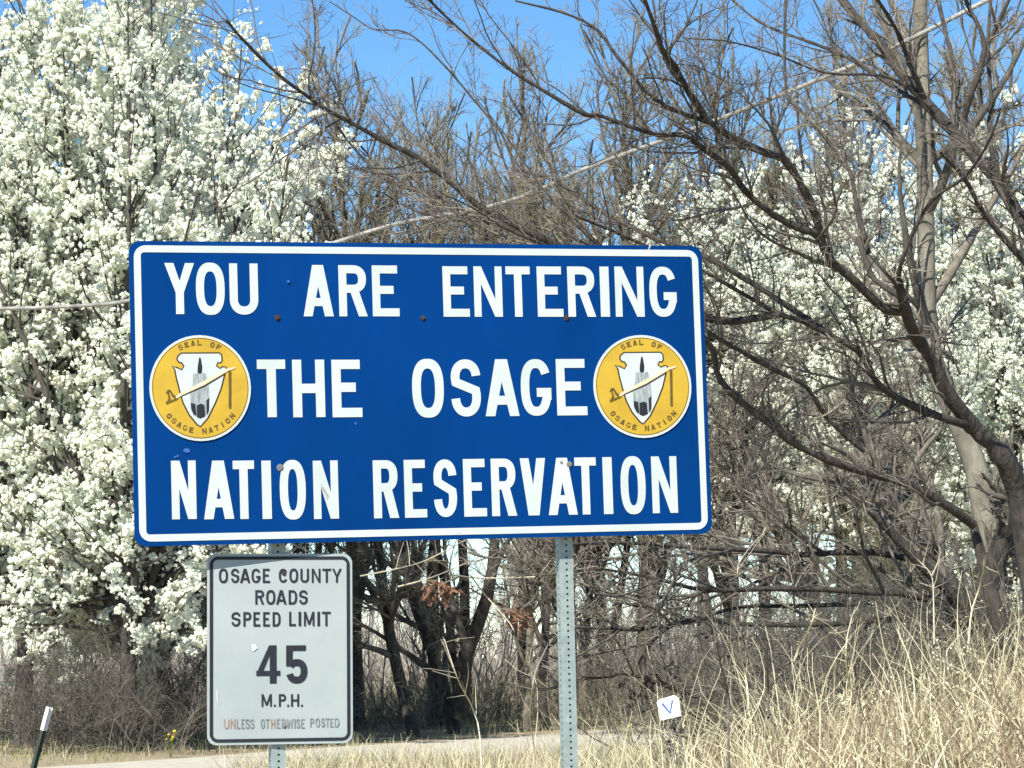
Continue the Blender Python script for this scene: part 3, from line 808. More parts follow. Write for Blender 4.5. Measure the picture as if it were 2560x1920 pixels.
traced_tree(41, [(z6([(600, 1500), (560, 1400), (500, 1150), (440, 900), (410, 700), (385, 540), (370, 350), (330, 100), (300, -200), (340, -500)]), .135, .07, 1)], 53,
            'dark leaning trunk beside the right edge of the speed limit sign')
traced_tree(43, [(z6([(830, 1430), (800, 1330), (760, 1150), (700, 980), (620, 760), (550, 560), (520, 300), (560, -100), (640, -500)]), .14, .07, 1.5),
                 (z6([(850, 1350), (870, 1150), (900, 950), (950, 830), (1040, 560), (1070, 300), (1100, 0), (1180, -400)]), .19, .07, -1)], 55,
            'dark two stemmed tree forking low between the two sign posts')
traced_tree(47, [(z6([(1390, 1420), (1360, 1200), (1380, 950), (1390, 700), (1400, 450), (1385, 200), (1420, -200), (1400, -600)]), .105, .06, 1)], 57,
            'dark upright trunk just left of the right sign post')
traced_tree(48, [(z6([(1270, 1400), (1275, 1150), (1285, 900), (1290, 600), (1260, 300), (1280, -200)]), .085, .05, 1)], 59,
            'thin pale grey trunk left of the dark upright trunk near the right sign post', bark='bark_pale', nn=(16, 70, 350, 1200))
traced_tree(51, [(z5([(1180, 1100), (980, 800), (830, 420), (700, 150), (560, -60), (480, -350)]), .13, .06, 1),], 46,
            'dark leaning trunk right of the lower corner of the blue sign', nn=(34, 160, 800, 2800))
traced_tree(53, [(z5([(1900, 900), (1800, 620), (1560, 250), (1380, 20), (1260, -250), (1180, -600)]), .17, .06, 1),
                 (z5([(1900, 800), (2050, 350), (2120, 80), (2140, -250)]), .17, .07, -.5)], 36,
            'gnarled dark tree with two stems rising out of the tall grass at right', nn=(34, 180, 1000, 3600))

def zc(p): return [(1280 + a * .5787, 960 + b * .5787) for a, b in p]
traced_tree(55, [(zc([(2200, 1500), (2150, 1250), (2050, 1060), (1900, 900), (1750, 760), (1600, 600), (1480, 480), (1350, 330)]), .11, .025, -1),
                 (zc([(1950, 960), (1800, 930), (1650, 900), (1500, 900), (1250, 880), (1000, 890), (820, 890), (700, 860), (520, 820), (400, 800), (280, 805)]), .045, .010, -2),
                 (zc([(2000, 1060), (1700, 1010), (1500, 1030), (1300, 1040), (1000, 1040), (800, 1010), (620, 1060), (460, 1060), (290, 1050), (150, 1090)]), .040, .010, -2.5),
                 (zc([(1500, 950), (1200, 960), (1000, 960), (850, 1000), (700, 1040), (600, 1120), (540, 1220)]), .028, .010, -1),
                 (zc([(1300, 1420), (1000, 1400), (860, 1370), (720, 1330), (600, 1280), (480, 1250), (400, 1270), (300, 1265)]), .022, .012, -1),
                 (zc([(1750, 760), (1500, 720), (1300, 740), (1100, 720), (850, 710), (600, 690), (400, 685), (280, 692), (100, 700)]), .040, .012, -2)], 31,
            'low spreading bare tree whose branches reach left behind the right sign post', nn=(64, 330, 1500, 3800), t0=.12, caps=(1.6, .9, .5, .3))

# the pale straight trunk at right
traced_tree(57, [([(2500, 1620), (2478, 1400), (2455, 1230), (2425, 1120), (2385, 1030), (2352, 960), (2328, 880), (2318, 780), (2315, 600), (2312, 400), (2305, 200), (2300, 0), (2296, -300), (2290, -700)], .19, .09, 1)],
            40, 'tall pale barked tree with a straight upper trunk behind the dark sweeping limbs', 'pale_bark_tree', bark='bark_pale', nn=(11, 90, 600, 2400), t0=.3)

# the big bare tree whose limbs sweep in from the right
rng = np.random.default_rng(99)
LIM = {}
def limb(key, pts, r0, r1, parent=None, dend=0.0, Y=26.0):
    if parent is None: Y0 = Y
    else:
        pp, ppx = LIM[parent][0], LIM[parent][2]
        j = int(np.argmin(np.hypot(ppx[:, 0] - pts[0][0], ppx[:, 1] - pts[0][1])))
        Y0 = float(pp[j, 1])
    L = len(pts)
    dd = np.linspace(0, 1, L)
    P = np.array([at(p[0], p[1], Y0 + dend * t + .25 * math.sin(3.1 * t * 2 + len(key) + r0 * 90) * t) for p, t in zip(pts, dd)])
    if parent is not None: P[0] = pp[j]
    n = max(10, L * 3)
    P = smooth_path(P, n)
    D = P - CAM; z = D @ FW
    PX = np.stack([1280 + F * (D @ RT) / z, 960 - F * (D @ UP) / z], 1)
    w = np.linspace(0, 1, n)
    LIM[key] = (P, .86 * (r0 * (1 - w) + r1 * w), PX)
limb('trunk', [(2700, 2080), (2640, 1800), (2600, 1560), (2575, 1380), (2545, 1230), (2505, 1140), (2433, 1068)], .21, .085)
limb('main', z4([(1900, 1150), (1750, 950), (1650, 750), (1530, 560), (1480, 420), (1440, 260)]), .085, .05, 'trunk', -1.2)
limb('arc', [(2240, 700), (2252, 660), (2282, 582), (2331, 500), (2413, 440), (2470, 358), (2500, 280)], .026, .012, 'main', -1.0)
limb('second', z4([(1500, 440), (1350, 420), (1180, 260), (1000, 90)]) + z3([(930, 1320), (850, 1150), (740, 985), (600, 930), (430, 850), (270, 740), (170, 600), (80, 430), (0, 320)]) + z2([(2090, 260), (2040, 120), (1980, -40)]), .05, .02, 'main', -3.0)
limb('third', z3([(950, 1480), (800, 1390), (600, 1270), (480, 1150), (400, 1030), (250, 920), (120, 830), (0, 830)]) + z2([(2000, 810), (1720, 710), (1620, 700), (1380, 560), (1200, 450), (1000, 300), (870, 190), (730, 60), (640, -40)]), .036, .010, 'second', -2.5)
limb('fourth', z3([(270, 740), (180, 720), (0, 650)]) + z2([(2110, 640), (2000, 560), (1820, 340), (1700, 180), (1500, 80), (1200, 5)]), .026, .010, 'second', -1)
limb('fifth', z4([(1460, 350), (1290, 240), (1240, 120), (1190, -20)]) + z3([(1260, 1560), (1190, 1300), (1140, 1050), (1000, 860), (860, 700), (760, 590), (740, 300), (750, -30)]), .034, .013, 'main', 1.5)
limb('sixth', [(2640, 760), (2600, 640)] + z3([(2200, 1350), (2050, 1120), (1900, 940), (1750, 780), (1600, 620), (1450, 450), (1350, 300), (1200, 130), (1080, -20)]), .085, .045, None, 1.2, 27.5)
limb('seventh', [(2720, 1500), (2680, 1000), (2640, 760)], .12, .085, None, 0.0, 27.5)
limb('eighth', z3([(1900, 940), (1850, 700), (1950, 420), (1960, 230), (1870, 40), (1840, -60)]), .034, .022, 'sixth', -.5)
limb('ninth', z3([(1790, 820), (1780, 640), (1780, 400), (1730, 200), (1680, -20)]), .034, .024, 'sixth', .7)
limb('tenth', z3([(2080, 1130), (2000, 850), (2010, 600), (1990, 300), (2010, -20)]), .03, .02, 'sixth', .7)
limb('eleventh', z3([(1600, 620), (1500, 360), (1420, 170), (1300, -20)]), .035, .02, 'sixth', -1)
limb('twelfth', z3([(2300, 1720), (2212, 1600), (2100, 1480), (1950, 1290), (1850, 1100), (1700, 940)]), .05, .016, None, -1, 27)
limb('low_a', z4([(1900, 1150), (1800, 1120), (1600, 1050), (1400, 950), (1290, 850), (1230, 710), (1050, 600), (850, 500), (700, 450), (450, 310), (260, 200)]) + [(1690, 650), (1560, 590), (1440, 540)], .045, .014, 'main', -2.5)
limb('low_b', z4([(1900, 1750), (1750, 1640), (1500, 1500), (1150, 1400), (850, 1280), (650, 1130), (480, 1000), (340, 850), (280, 640)]) + [(1690, 800), (1620, 740)], .05, .028, None, -2, 25.5)
limb('trunk_b', [(2700, 2080), (2520, 1620), (2433, 1312)], .14, .05, None, -.3, 25.8)
limb('low_c', z4([(1230, 1300), (1000, 1090), (870, 900), (640, 780), (400, 640), (260, 560)]) + [(1700, 760), (1540, 640), (1440, 600)], .030, .012, None, -1.5, 25)
limb('sweep_a', [(1900, 900), (1780, 800), (1600, 700), (1450, 640)] + z2([(1400, 1480), (1000, 1280), (800, 1120), (600, 970), (420, 880), (200, 760), (0, 650)]) + [(773, 244), (692, 183), (610, 102), (565, 50)], .042, .012, 'low_a', -2)
limb('sweep_b', [(1560, 690), (1400, 610)] + z2([(1300, 1440), (950, 1330), (750, 1220), (450, 1130), (330, 1040), (200, 900), (90, 760)]), .030, .010, 'sweep_a', .8)
limb('sweep_c', [(2087, 844), (1900, 720), (1760, 640)] + z2([(2100, 1480), (1800, 1340), (1580, 1200), (1450, 1100), (1320, 850), (1200, 650), (1150, 560)]), .034, .010, 'low_a', 1.5)
limb('sweep_d', z2([(1450, 1100), (1300, 1060), (1200, 1040), (1170, 950), (1120, 830), (1050, 740), (900, 560), (780, 420), (620, 260), (500, 190), (330, 180), (200, 100), (60, 10)]), .018, .006, 'sweep_c', .7)
limb('top_a', z3([(1650, 640), (1450, 560), (1250, 430), (1100, 340), (900, 260), (700, 190), (550, 110), (400, -20)]), .028, .013, 'sixth', 1.6)
limb('top_b', z3([(1700, 700), (1400, 480), (1000, 450), (700, 340), (400, 255), (130, 235)]), .018, .008, 'sixth', -1.7)
limb('top_c', z2([(2212, 620), (2080, 280), (2060, 100), (2040, -40)]), .018, .010, 'second', .5)
tb = LIM['trunk'][0][0].copy()
tb[2] = float(ground_z(tb[0], tb[1]))
bt = thing('sweeping_bare_tree', 'large dark bare tree whose long limbs sweep up and left over the blue sign', 'tree', tuple(tb))
keys = list(LIM)
for k in keys:
    P, R, _ = LIM[k]
    g = Geo(); RR = R * (1 + .12 * np.interp(np.linspace(0, 40, len(R)), np.arange(41), rng.normal(size=41)))
    g.tubes((P - tb)[None], RR[None], 9)
    put('trunk' if k in ('trunk', 'trunk_b', 'seventh') else 'limb', g.mesh('limb', [M['bark_dark']], True), bt)
def resample(P, R, n):
    t = np.linspace(0, len(P) - 1, n); i = np.minimum(t.astype(int), len(P) - 2); w = (t - i)
    return P[i] * (1 - w[:, None]) + P[i + 1] * w[:, None], R[i] * (1 - w) + R[i + 1] * w
LP, LR = [], []
for k in keys:
    if k in ('trunk', 'seventh', 'trunk_b'): continue
    p, r = resample(LIM[k][0] - tb, LIM[k][1], 24); LP.append(p); LR.append(r)
LP, LR = np.array(LP), np.array(LR)
A1, AR1 = spawn(rng, LP, LR, 270, .1, 1, 38, 16, .33, 10, .13, (-.03, 0, .06), .5, .004, .4, 2.2)
A2, AR2 = spawn(rng, A1, AR1, 1700, .1, 1, 42, 18, .5, 8, .16, (0, 0, .045), .55, .0025, .2, 1.1)
A3, AR3 = spawn(rng, A2, AR2, 8500, .1, 1, 44, 18, .5, 5, .18, (0, 0, .05), .65, .0016, .08, .5)
A4, AR4 = spawn(rng, LP, LR, 420, .1, 1, 50, 20, .12, 6, .18, (0, 0, .06), .25, .0018, .12, .8)
g = Geo(); g.tubes(A1, np.maximum(AR1, .004), 5)
put('branches', g.mesh('branches', [M['branch']], True), bt, kind='stuff')
g = Geo(); g.tubes(A2, np.maximum(AR2, .0025), 3); g.tubes(A3, np.maximum(AR3, .0018), 3); g.tubes(A4, np.maximum(AR4, .002), 3)
put('twigs', g.mesh('twigs', [M['twig_red']]), bt, kind='stuff')

# ------------------------------------------------------------------ undergrowth
def brush_parts(seed, w, d, h, stems, n2, n3, mt, spread=.45, r=.012, arch=-.01):
    rng = np.random.default_rng(seed)
    st = np.stack([rng.uniform(-w / 2, w / 2, stems), rng.uniform(-d / 2, d / 2, stems), np.full(stems, -.05)], 1)
    dr = np.stack([rng.normal(size=stems) * spread, rng.normal(size=stems) * spread, np.ones(stems)], 1)
    L = h * rng.uniform(.6, 1.25, stems)
    P = grow(rng, st, dr, L, 9, .13, np.array([0, 0, arch])); R = np.linspace(1, .3, 9)[None] * r * rng.uniform(.5, 1.4, stems)[:, None]
    B, BR = spawn(rng, P, R, n2, .1, 1, 45, 15, .45, 6, .14, (0, 0, .02), .6, .003, .15, 1.2)
    C, CR = spawn(rng, B, BR, n3, .1, 1, 45, 15, .5, 4, .15, (0, 0, .02), .7, .002, .1, .5)
    g = Geo(); g.tubes(P, R, 4); g2 = Geo(); g2.tubes(B, BR, 3); g2.tubes(C, CR, 3)
    return [('stems', g.mesh('stems', [M[mt]]), 'stuff'), ('twigs', g2.mesh('twigs', [M[mt]]), 'stuff')]
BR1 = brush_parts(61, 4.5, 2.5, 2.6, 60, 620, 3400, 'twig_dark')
BR2 = brush_parts(62, 4.5, 2.0, 1.7, 70, 620, 3000, 'twig')
BR3 = brush_parts(63, 3.2, 1.8, 2.4, 44, 420, 2200, 'branch', .7, .011, -.05)
GU = 'tangled bare bushes under the trees'
for (px, Y, pr, rz, s_, lb) in (
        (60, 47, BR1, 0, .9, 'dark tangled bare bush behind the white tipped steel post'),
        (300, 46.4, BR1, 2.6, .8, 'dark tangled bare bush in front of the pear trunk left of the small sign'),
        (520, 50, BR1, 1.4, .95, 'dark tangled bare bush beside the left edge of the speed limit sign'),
        (880, 58, BR2, .5, .75, 'light brown bare bush right of the speed limit sign'),
        (1200, 60, BR2, 3.2, .9, 'light brown bare bush between the dark trunks below the blue sign'),
        (1620, 54, BR1, 4.0, .9, 'dark bare bush behind the right sign post'),
        (1850, 42, BR1, .9, 1.0, 'dark bare bush under the lower right corner of the blue sign'),
        (2120, 37, BR1, 5.1, 1.05, 'dark bare bush behind the middle of the tall grass bank'),
        (2030, 27, BR3, 1.0, .62, 'tangled wiry bush growing in the middle of the tall grass'),
        (2330, 26, BR3, 3.0, .66, 'tangled wiry bush growing among the grass at far right'),
        (1880, 31, BR3, 4.4, .60, 'low wiry bush at the left end of the tall grass'),
        (2400, 36, BR1, 2.0, 1.1, 'dark bare bush behind the grass at the right edge of the photo')):
    plant(pr, 'bare_bush', lb, 'bush', wx(px, Y), Y, rz, s_, GU)

# far woods seen under and between the trees
rng = np.random.default_rng(71)
n = 170
tx = rng.uniform(-26, 24, n); ty = rng.uniform(88, 150, n); H = rng.uniform(3.5, 6.8, n)
P = grow(rng, np.stack([tx, ty, np.zeros(n)], 1), np.stack([rng.normal(size=n) * .08, rng.normal(size=n) * .05, np.ones(n)], 1), H, 9, .05, np.array([0, 0, .03]))
R = np.linspace(1, .2, 9)[None] * rng.uniform(.05, .12, n)[:, None]
B, BR_ = spawn(rng, P, R, 1500, .12, 1, 42, 12, .35, 6, .08, (0, 0, .06), .5, .012, .4, 3)
C, CR = spawn(rng, B, BR_, 5200, .1, 1, 42, 12, .5, 4, .1, (0, 0, .05), .6, .006, .3, 1.2)
g = Geo(); g.tubes(P, R, 5); g.tubes(B, np.maximum(BR_, .012), 3); g.tubes(C, np.maximum(CR, .008), 3)
# low far scrub
n = 3200
sx = rng.uniform(-20, 20, n); sy = rng.uniform(66, 120, n)
P = grow(rng, np.stack([sx, sy, np.zeros(n)], 1), np.stack([rng.normal(size=n) * .3, rng.normal(size=n) * .3, np.ones(n)], 1), rng.uniform(1.2, 3.6, n), 6, .1, np.array([0, 0, .01]))
R = np.linspace(1, .3, 6)[None] * rng.uniform(.012, .03, n)[:, None]
B, BR_ = spawn(rng, P, R, 9000, .1, 1, 40, 12, .5, 4, .1, (0, 0, .03), .7, .007, .2, 1.2)
g.tubes(P, R, 3); g.tubes(B, np.maximum(BR_, .008), 3)
put('distant_woods', g.mesh('distant_woods', [M['far_wood']]), kind='stuff')

# ------------------------------------------------------------------ grass
def blades(rng, x, y, h, width, lean, bend, K=4, z=None, dirbias=(0, 0)):
    n = len(x)
    z = ground_z(x, y) - .02 if z is None else z
    P = grow(rng, np.stack([x, y, z], 1), np.stack([rng.normal(size=n) * lean + dirbias[0], rng.normal(size=n) * lean + dirbias[1], np.ones(n)], 1), h, K, bend, np.array([dirbias[0] * .1, 0, -.04]))
    a = rng.random(n) * np.pi * 2
    side = np.stack([np.cos(a), np.sin(a) * .5, np.zeros(n)], 1)
    w = (np.linspace(1, .25, K)[None] * width[:, None])[..., None] / 2
    v = np.stack([P - side[:, None] * w, P + side[:, None] * w], 2).reshape(-1, 3)
    I = np.arange(n * K * 2).reshape(n, K, 2)
    q = np.stack([I[:, :-1, 0], I[:, :-1, 1], I[:, 1:, 1], I[:, 1:, 0]], -1).reshape(-1, 4)
    return v, q, P
def clump(rng, n, x0, x1, y0, y1, sc=.35, keep=.5):
    cx = rng.uniform(x0, x1, n); cy = rng.uniform(y0, y1, n)
    k = max(8, n // 26)
    c = np.stack([rng.uniform(x0, x1, k), rng.uniform(y0, y1, k)], 1)
    j = rng.integers(0, k, n); m = rng.random(n) < keep
    cx[m] = (c[j, 0] + rng.normal(size=n) * sc)[m]; cy[m] = (c[j, 1] + rng.normal(size=n) * sc)[m]
    return cx, cy
rng = np.random.default_rng(81)
# tall dry grass on the bank at right
def bank_grass(n, mt, h0, h1, wd, lean, bend, name, K=5, x0=1.0, y0=15, y1=31):
    x, y = clump(rng, n, x0, 7.5, y0, y1, .15, .8)
    edge = sstep(.8, 2.4, x - (y - 15) * .035)
    m = rng.random(n) < .15 + .85 * edge
    x, y = x[m], y[m]
    h = rng.uniform(h0, h1, len(x)) * (.5 + .5 * sstep(.8, 2.6, x)) * (.85 + .3 * np.array([noise.noise(Vector((a * .9, b * .5, 0))) for a, b in zip(x, y)]))
    g = Geo(); v, q, P = blades(rng, x, y, h, rng.uniform(wd * .6, wd * 1.5, len(x)), lean, bend, K, dirbias=(-.12, 0))
    g.add(v, q)
    return g, P
g, _ = bank_grass(9000, 'straw', .3, .95, .013, .45, .34, 'g', K=7)
put('dry_grass', g.mesh('dry_grass', [M['straw']]), kind='stuff')
g, PT = bank_grass(5200, 'straw_pale', .4, 1.4, .012, .38, .30, 'g', K=11)
tips = np.concatenate([PT[::3, -4:]]); fv, fq = blossoms(rng, tips, 14000, .012, .010, 1, .01); g.add(fv, fq)
put('tall_pale_grass', g.mesh('tall_pale_grass', [M['straw_pale']]), kind='stuff')
g, _ = bank_grass(9500, 'straw_brown', .3, 1.15, .013, .45, .3, 'g')
put('brown_weed_stems', g.mesh('brown_weed_stems', [M['straw_brown']]), kind='stuff')
# low dry grass between the signs and the gravel road, and beyond it
def field(n, x0, x1, y0, y1, h0, h1, wd, cond, mt, name, lean=.4, bend=.15):
    x, y = clump(rng, n, x0, x1, y0, y1, .3, .5)
    m = cond(x, y) & (np.abs(x) < y * .21 + .6); x, y = x[m], y[m]
    h = rng.uniform(h0, h1, len(x))
    v, q, _ = blades(rng, x, y, h, rng.uniform(wd * .6, wd * 1.5, len(x)), lean, bend, 3)
    g = Geo(); g.add(v, q); return put(name, g.mesh(name, [M[mt]]), kind='stuff')
near = lambda x, y: (road_side(x, y) > rw + .1 * np.sin(y))
far = lambda x, y: (road_side(x, y) < -.05)
field(20000, -6, 10, 24, 58, .08, .28, .010, near, 'straw', 'verge_grass')
field(14000, -4, 9, 24, 56, .10, .34, .010, near, 'straw_pale', 'pale_verge_grass')
field(6000, -4, 9, 26, 56, .08, .25, .012, near, 'grass_green', 'green_grass')
field(4500, -4, 9, 26, 50, .10, .36, .012, near, 'straw_brown', 'brown_verge_stems')
field(19000, -16, 12, 36, 75, .08, .3, .014, far, 'straw', 'roadside_grass')
field(7000, -14, 12, 40, 75, .10, .3, .014, far, 'grass_green', 'green_roadside_grass')
field(9000, -12, 12, 60, 95, .5, 1.4, .020, far, 'straw', 'far_tall_grass', .2)
mid = lambda x, y: (x / y > -.088 + .02 * np.sin(y * 1.7)) & (y < 40)
field(12000, -4, 5, 24, 40, .16, .42, .012, mid, 'straw', 'middle_dry_grass', .5, .2)
field(5000, -4, 5, 24, 40, .16, .50, .013, mid, 'straw_pale', 'middle_pale_grass', .45, .2)
field(5000, -4, 5, 26, 40, .15, .42, .010, mid, 'straw_brown', 'middle_brown_stems', .5, .2)
field(1500, -4, 5, 26, 40, .2, .4, .012, mid, 'grass_green', 'middle_green_grass', .5, .2)
# tall stalks in front of the road, right of the middle
x = rng.uniform(-.2, 4.5, 1500); y = rng.uniform(17, 31, 1500)
v, q, _ = blades(rng, x, y, rng.uniform(.5, 1.7, 1500) * (.35 + .65 * sstep(-.6, 1.6, x)), rng.uniform(.006, .013, 1500), .26, .2, 10)
g = Geo(); g.add(v, q)
x = rng.uniform(-2.4, 1.6, 900); y = rng.uniform(22, 36, 900)
v, q, _ = blades(rng, x, y, rng.uniform(.4, 1.15, 900) * (.5 + .5 * sstep(-2, 1, x)), rng.uniform(.007, .014, 900), .35, .3, 10)
g.add(v, q); put('scattered_stalks', g.mesh('scattered_stalks', [M['straw_pale']]), kind='stuff')

# ------------------------------------------------------------------ pale canes, weeds and leaves
def cane_thing(name, label, cat, paths, Y, r=.007, mt='cane', group=None):
    Ps = []
    for pts in paths:
        P = smooth_path([at(a, b, Y + .5 * math.sin(i * 1.3 + a * .01)) for i, (a, b) in enumerate(pts)], 18); Ps.append(P)
    b0 = min((p[np.argmin(p[:, 2])] for p in Ps), key=lambda p: p[2]).copy()
    b0[2] = float(ground_z(b0[0], b0[1]))
    o = thing(name, label, cat, tuple(b0), group)
    for P in Ps:
        g = Geo(); g.tubes((P - b0)[None], np.linspace(r, r * .45, 18)[None], 5)
        B, BR_ = spawn(rng, (P - b0)[None], np.linspace(r, r * .45, 18)[None], 9, .2, 1, 40, 12, .14, 5, .1, (0, 0, .03), .5, .0015, .08, .4)
        g.tubes(B, BR_, 3)
        put('cane', g.mesh('cane', [M[mt]]), o)
    return o
cane_thing('bramble', 'pale arching bramble canes hanging below the middle of the blue sign', 'bramble',
           [z6([(760, 1700), (250, 480), (450, 440), (620, 395), (760, 330), (900, 255), (1000, 200)])[1:], z6([(480, 545), (650, 500), (830, 430), (960, 370), (1060, 310)]),
            z6([(800, 470), (950, 490), (1130, 492), (1300, 485), (1400, 470), (1510, 450), (1700, 420)]), z6([(930, 480), (1010, 590), (1100, 690), (1180, 790), (1210, 880), (1290, 1010), (1340, 1250), (1300, 1700)])], 30, .009)
cane_thing('dry_stalk', 'pale kinked stalk in front of the dark two stemmed tree', 'plant', [z6([(1010, 2300), (985, 1500), (940, 1300), (890, 1200), (850, 1120), (800, 980), (765, 870)])], 22, .008)
cane_thing('dry_stalk', 'pale stalk bending right beside the right sign post', 'plant', [z6([(1330, 2300), (1320, 1600), (1290, 1350), (1310, 1130), (1340, 1030), (1400, 900)])], 22, .006)
cane_thing('bramble', 'pale cane bent sharply right of the lower corner of the blue sign', 'bramble', [z5([(720, 1400), (640, 850), (560, 680), (490, 530), (450, 430), (530, 300), (620, 200), (630, 60)])], 23, .006)
cane_thing('bramble', 'pale forked cane in front of the gnarled tree at right', 'bramble', [z5([(1660, 900), (1655, 600), (1640, 470), (1560, 380), (1480, 300)]), z5([(1645, 480), (1680, 400), (1700, 330)])], 22, .006)
cane_thing('bramble', 'pale broken canes leaning in the tangle right of the seal', 'bramble', [z4([(600, 1290), (700, 1240), (860, 1170)]), z4([(700, 1130), (830, 1105), (980, 1080), (1100, 995)]), z4([(530, 1440), (650, 1420), (780, 1410)]), z4([(380, 760), (480, 755), (570, 765)])], 25, .010)
for pts, lb in ((z5([(395, 1800), (395, 1400), (390, 1200), (345, 1000), (325, 900), (300, 770)]), 'dark thin upright stem at the left end of the tall grass'),
                (z5([(640, 1350), (640, 1200), (635, 1000), (640, 880)]), 'short dark upright stem behind the tall grass')):
    cane_thing('weed_plant', lb, 'plant', [pts], 20, .011, 'twig_dark')

# tall nodding grass stems of their own at right
for pts, lb in ((z5([(1530, 1500), (1540, 1200), (1510, 1000), (1450, 850), (1380, 680)]), 'tall straw stem in front of the dark bush at right'),
                (z5([(1870, 900), (1890, 700), (1940, 540), (1980, 350)]), 'tall pale stem reaching highest above the grass at right'),
                (z5([(1180, 1260), (1130, 1100), (1120, 900), (1150, 750), (1170, 690)]), 'tall pale stem in the middle of the grass bank'),
                (z5([(800, 1000), (840, 900), (900, 790), (930, 680)]), 'leaning pale stem left of the middle grass bank'),
                (z5([(520, 1300), (510, 1150), (480, 1000), (455, 850)]), 'thin pale stem beside the dark upright stem')):
    cane_thing('tall_stem', lb, 'plant', [pts + []], 19, .007, 'straw_pale')

# dark seed heads on a wiry weed
wd = at(1700, 1990, 24); wd[2] = float(ground_z(wd[0], wd[1]))
o = thing('dried_weed', 'wiry dried weed with dark seed heads left of the small white card', 'plant', tuple(wd))
heads = z6([(1850, 1140), (1910, 1220), (2035, 1160), (2010, 1130), (2150, 1530)]) + z5([(25, 1530), (95, 1450), (60, 1410)])
rngw = np.random.default_rng(4)
for hx, hy in heads:
    hp = at(hx, hy, 24 + rngw.normal() * .2) - wd
    pth = smooth_path([(hp[0] * .1, 0, 0), (hp[0] * .6, hp[1] * .5, hp[2] * .6), hp], 12)
    g = Geo(); g.tubes(pth[None], np.full((1, 12), .004), 4); st_ = put('stem', g.mesh('stem', [M['twig_dark']]), o)
    g = Geo()
    v, q = blossoms(rngw, np.array([[hp - .02, hp + .02]]), 7, .018, .016, 6, .024)
    g.add(v, q); put('seed_head', g.mesh('seed_head', [M['seed_head']]), st_)

# rust brown leaves clinging on a branch end
leaf_me = mesh_from('leaf', [[0, 0, 0], [.018, .004, -.03], [.012, .012, -.075], [0, .006, -.1], [-.014, .010, -.07], [-.018, .002, -.028], [0, -.006, -.05]],
                    None, [[0, 1, 6], [1, 2, 6], [2, 3, 6], [3, 4, 6], [4, 5, 6], [5, 0, 6]], [M['rust_leaf']])
for (cx, cy, w_, h_, lb) in ((1098, 1468, 44, 26, 'clump of rust brown dead leaves below the word RESERVATION'), (1292, 1535, 38, 34, 'duller clump of brown dead leaves left of the right sign post')):
    Y = 30.0
    c = at(cx, cy, Y)
    o = thing('dead_leaf_cluster', lb, 'leaves', tuple(c), 'clumps of clinging dead leaves')
    rngl = np.random.default_rng(cx)
    st = smooth_path([at(cx - w_, cy - h_ * .4, Y) - c, at(cx, cy - h_ * .2, Y) - c, at(cx + w_, cy - h_, Y) - c], 10)
    g = Geo(); g.tubes(st[None], np.full((1, 10), .006), 5)
    B, BR_ = spawn(rngl, st[None], np.full((1, 10), .006), 14, 0, 1, 60, 20, .4, 4, .1, (0, 0, -.05), .6, .002, .05, .2); g.tubes(B, BR_, 3)
    put('twig', g.mesh('twig', [M['twig']]), o)
    for k in range(46):
        p = np.array([rngl.normal() * w_ * .5, 0, rngl.normal() * h_ * .5]) / F * Y; p[1] = rngl.normal() * .06
        l = put('leaf', leaf_me, o, tuple(p)); l.rotation_euler = (rngl.normal() * .7, rngl.normal() * .7, rngl.random() * 6.3); l.scale = (1.25,) * 3

# ------------------------------------------------------------------ small things
# steel T post with a white tip
pt, pb = at(124, 1768, 16), at(84, 1920, 16)
dv = norm(pt - pb); base = pb - dv * ((pb[2] - float(ground_z(pb[0], pb[1])) + .2) / dv[2]); Lp = np.linalg.norm(pt - base)
o = thing('steel_post', 'green steel T post with a white tip leaning right at the lower left', 'post', tuple(base))
o.rotation_euler = Vector(dv).to_track_quat('Z', 'X').to_euler()
tip = .135
g = Geo(); g.box((-.018, -.003, 0), (.018, .003, Lp - tip)); g.box((-.003, .003, 0), (.003, .034, Lp - tip))
for k in range(int((Lp - tip - .05) / .054)): g.box((-.006, -.009, .05 + k * .054), (.006, -.003, .07 + k * .054))
put('shaft', g.mesh('shaft', [M['post_green']]), o)
g = Geo(); g.box((-.0195, -.0042, Lp - tip), (.0195, .0042, Lp)); g.box((-.0042, .0042, Lp - tip), (.0042, .035, Lp)); g.box((-.007, -.010, Lp - .1), (.007, -.0042, Lp - .08)); g.box((-.007, -.010, Lp - .045), (.007, -.0042, Lp - .025))
put('white_tip', g.mesh('white_tip', [M['post_white']]), o)

# small white card sign with a blue V
CP = pose(RAD(-12), RAD(-4), RAD(-11), at(1672, 1770, 18.5))
o = thing('small_card_sign', 'small white card with a blue V showing above the grass right of the post', 'sign'); o.matrix_world = Matrix(CP.tolist())
g = Geo(); slab(g, [(-.062, -.070), (.068, -.066), (.078, .050), (.050, .076), (-.060, .066), (-.072, .052)], 0, .004); pn = put('card', g.mesh('card', [M['card_white']]), o)
g = Geo(); plate(g, [[(-.044, .034), (-.030, .042), (.002, -.024), (.002, -.044)], [(.040, .044), (.028, .046), (.002, -.024), (.002, -.044)]], -.002); put('lettering', g.mesh('lettering', [M['card_blue']]), pn)
g = Geo()
for xx in (-.03, .03): g.tubes(np.array([[[xx, .008, .03], [xx, .008, -1.1]]]), np.full((1, 2), .004), 5)
put('wire_stake', g.mesh('wire_stake', [M['bolt']]), o)

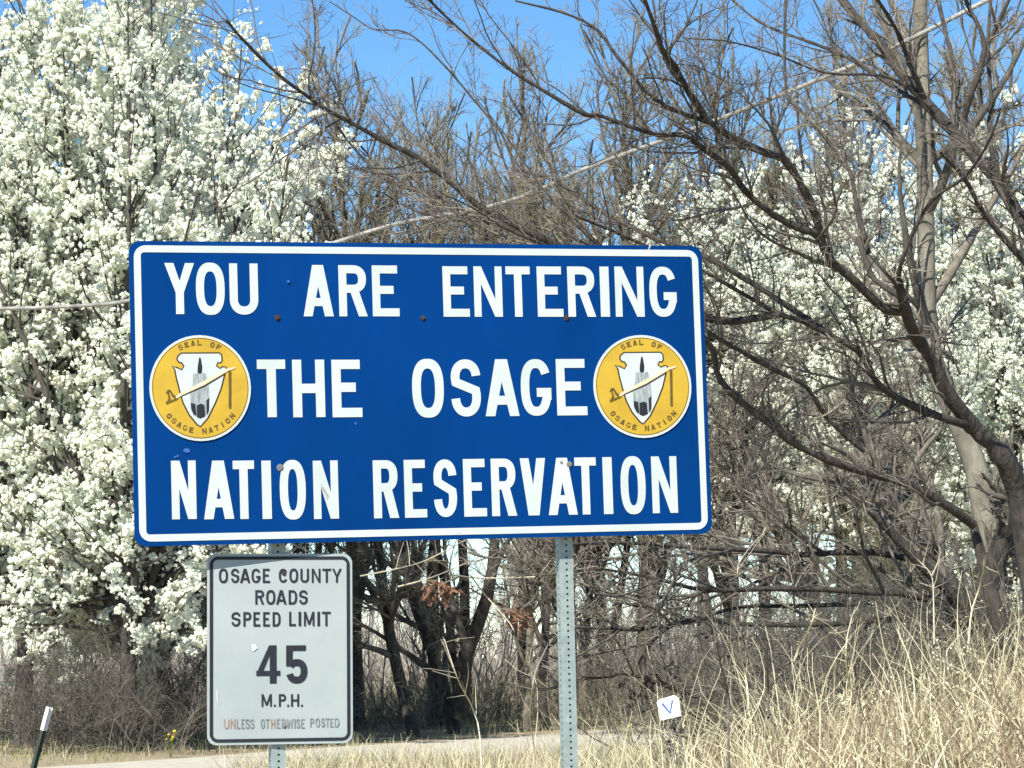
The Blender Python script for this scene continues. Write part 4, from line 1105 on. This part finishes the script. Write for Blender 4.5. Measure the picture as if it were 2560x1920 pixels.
# yellow flowers
for (px, py, Y, lb) in ((428, 1822, 43.8, 'small clump of yellow flowers beyond the road left of the speed limit sign'), (1571, 1812, 47, 'small clump of yellow flowers right of the right sign post')):
    c = at(px, py, Y); gz = float(ground_z(c[0], c[1]))
    o = thing('yellow_flower', lb, 'flower', (c[0], c[1], gz), 'yellow flower clumps')
    rf = np.random.default_rng(px)
    g = Geo(); gf = Geo()
    for k in range(7):
        q = np.array([rf.normal() * .06, rf.normal() * .06, c[2] - gz + rf.normal() * .045])
        q[2] *= .8; g.tubes(np.array([[[q[0] * .3, 0, 0], [q[0] * .6, q[1] * .5, q[2] * .6], q]]), np.full((1, 3), .004), 4)
        v, qq = blossoms(rf, np.array([[q, q + .001]]), 1, .001, .019, 6, .014); gf.add(v, qq)
    put('stems', g.mesh('stems', [M['grass_green']]), o); put('petals', gf.mesh('petals', [M['yellow']]), o)

# overhead service cable running from far left to near right
cp = [(-500, 800, 34), (-150, 783, 33), (0, 772, 32.5), (110, 769, 32), (220, 763, 31.6), (323, 751, 31.2), (600, 686, 30.4), (860, 600, 29.6), (1010, 556, 29.2), (1262, 506, 28.4), (1480, 415, 27.7), (1690, 339, 27.1), (2015, 212, 26.1), (2225, 122, 25.5), (2440, 15, 25), (2700, -120, 24.3), (3200, -420, 23.2)]
cp[7] = (870, 596, 29.6)
P = smooth_path([at(c[0], c[1], c[2] * 1.13 + 1.0) for c in cp], 90)
c0 = P[0].copy()
o = thing('utility_cable', 'pale overhead cable passing behind the blue sign and rising to the upper right', 'cable', tuple(c0))
g = Geo(); g.tubes((P - c0)[None], np.linspace(.024, .027, 90)[None], 8)
put('cable_sheath', g.mesh('cable_sheath', [M['cable']], True), o)
g = Geo()
t = np.linspace(0, 1, 700); i = t * 89; ii = np.minimum(i.astype(int), 88); pp = P[ii] * (1 - (i - ii))[:, None] + P[ii + 1] * (i - ii)[:, None] - c0
ph = t * 700 * .55
pp = pp + np.stack([np.zeros(700), np.cos(ph), np.sin(ph)], 1) * np.linspace(.026, .029, 700)[:, None]
g.tubes(pp[None], np.full((1, 700), .004), 4)
put('lashing_wire', g.mesh('lashing_wire', [M['galv']], True), o)
print('TRIS', sum(sum(len(p.vertices) - 2 for p in m.polygons[:1]) * len(m.polygons) for m in bpy.data.meshes))
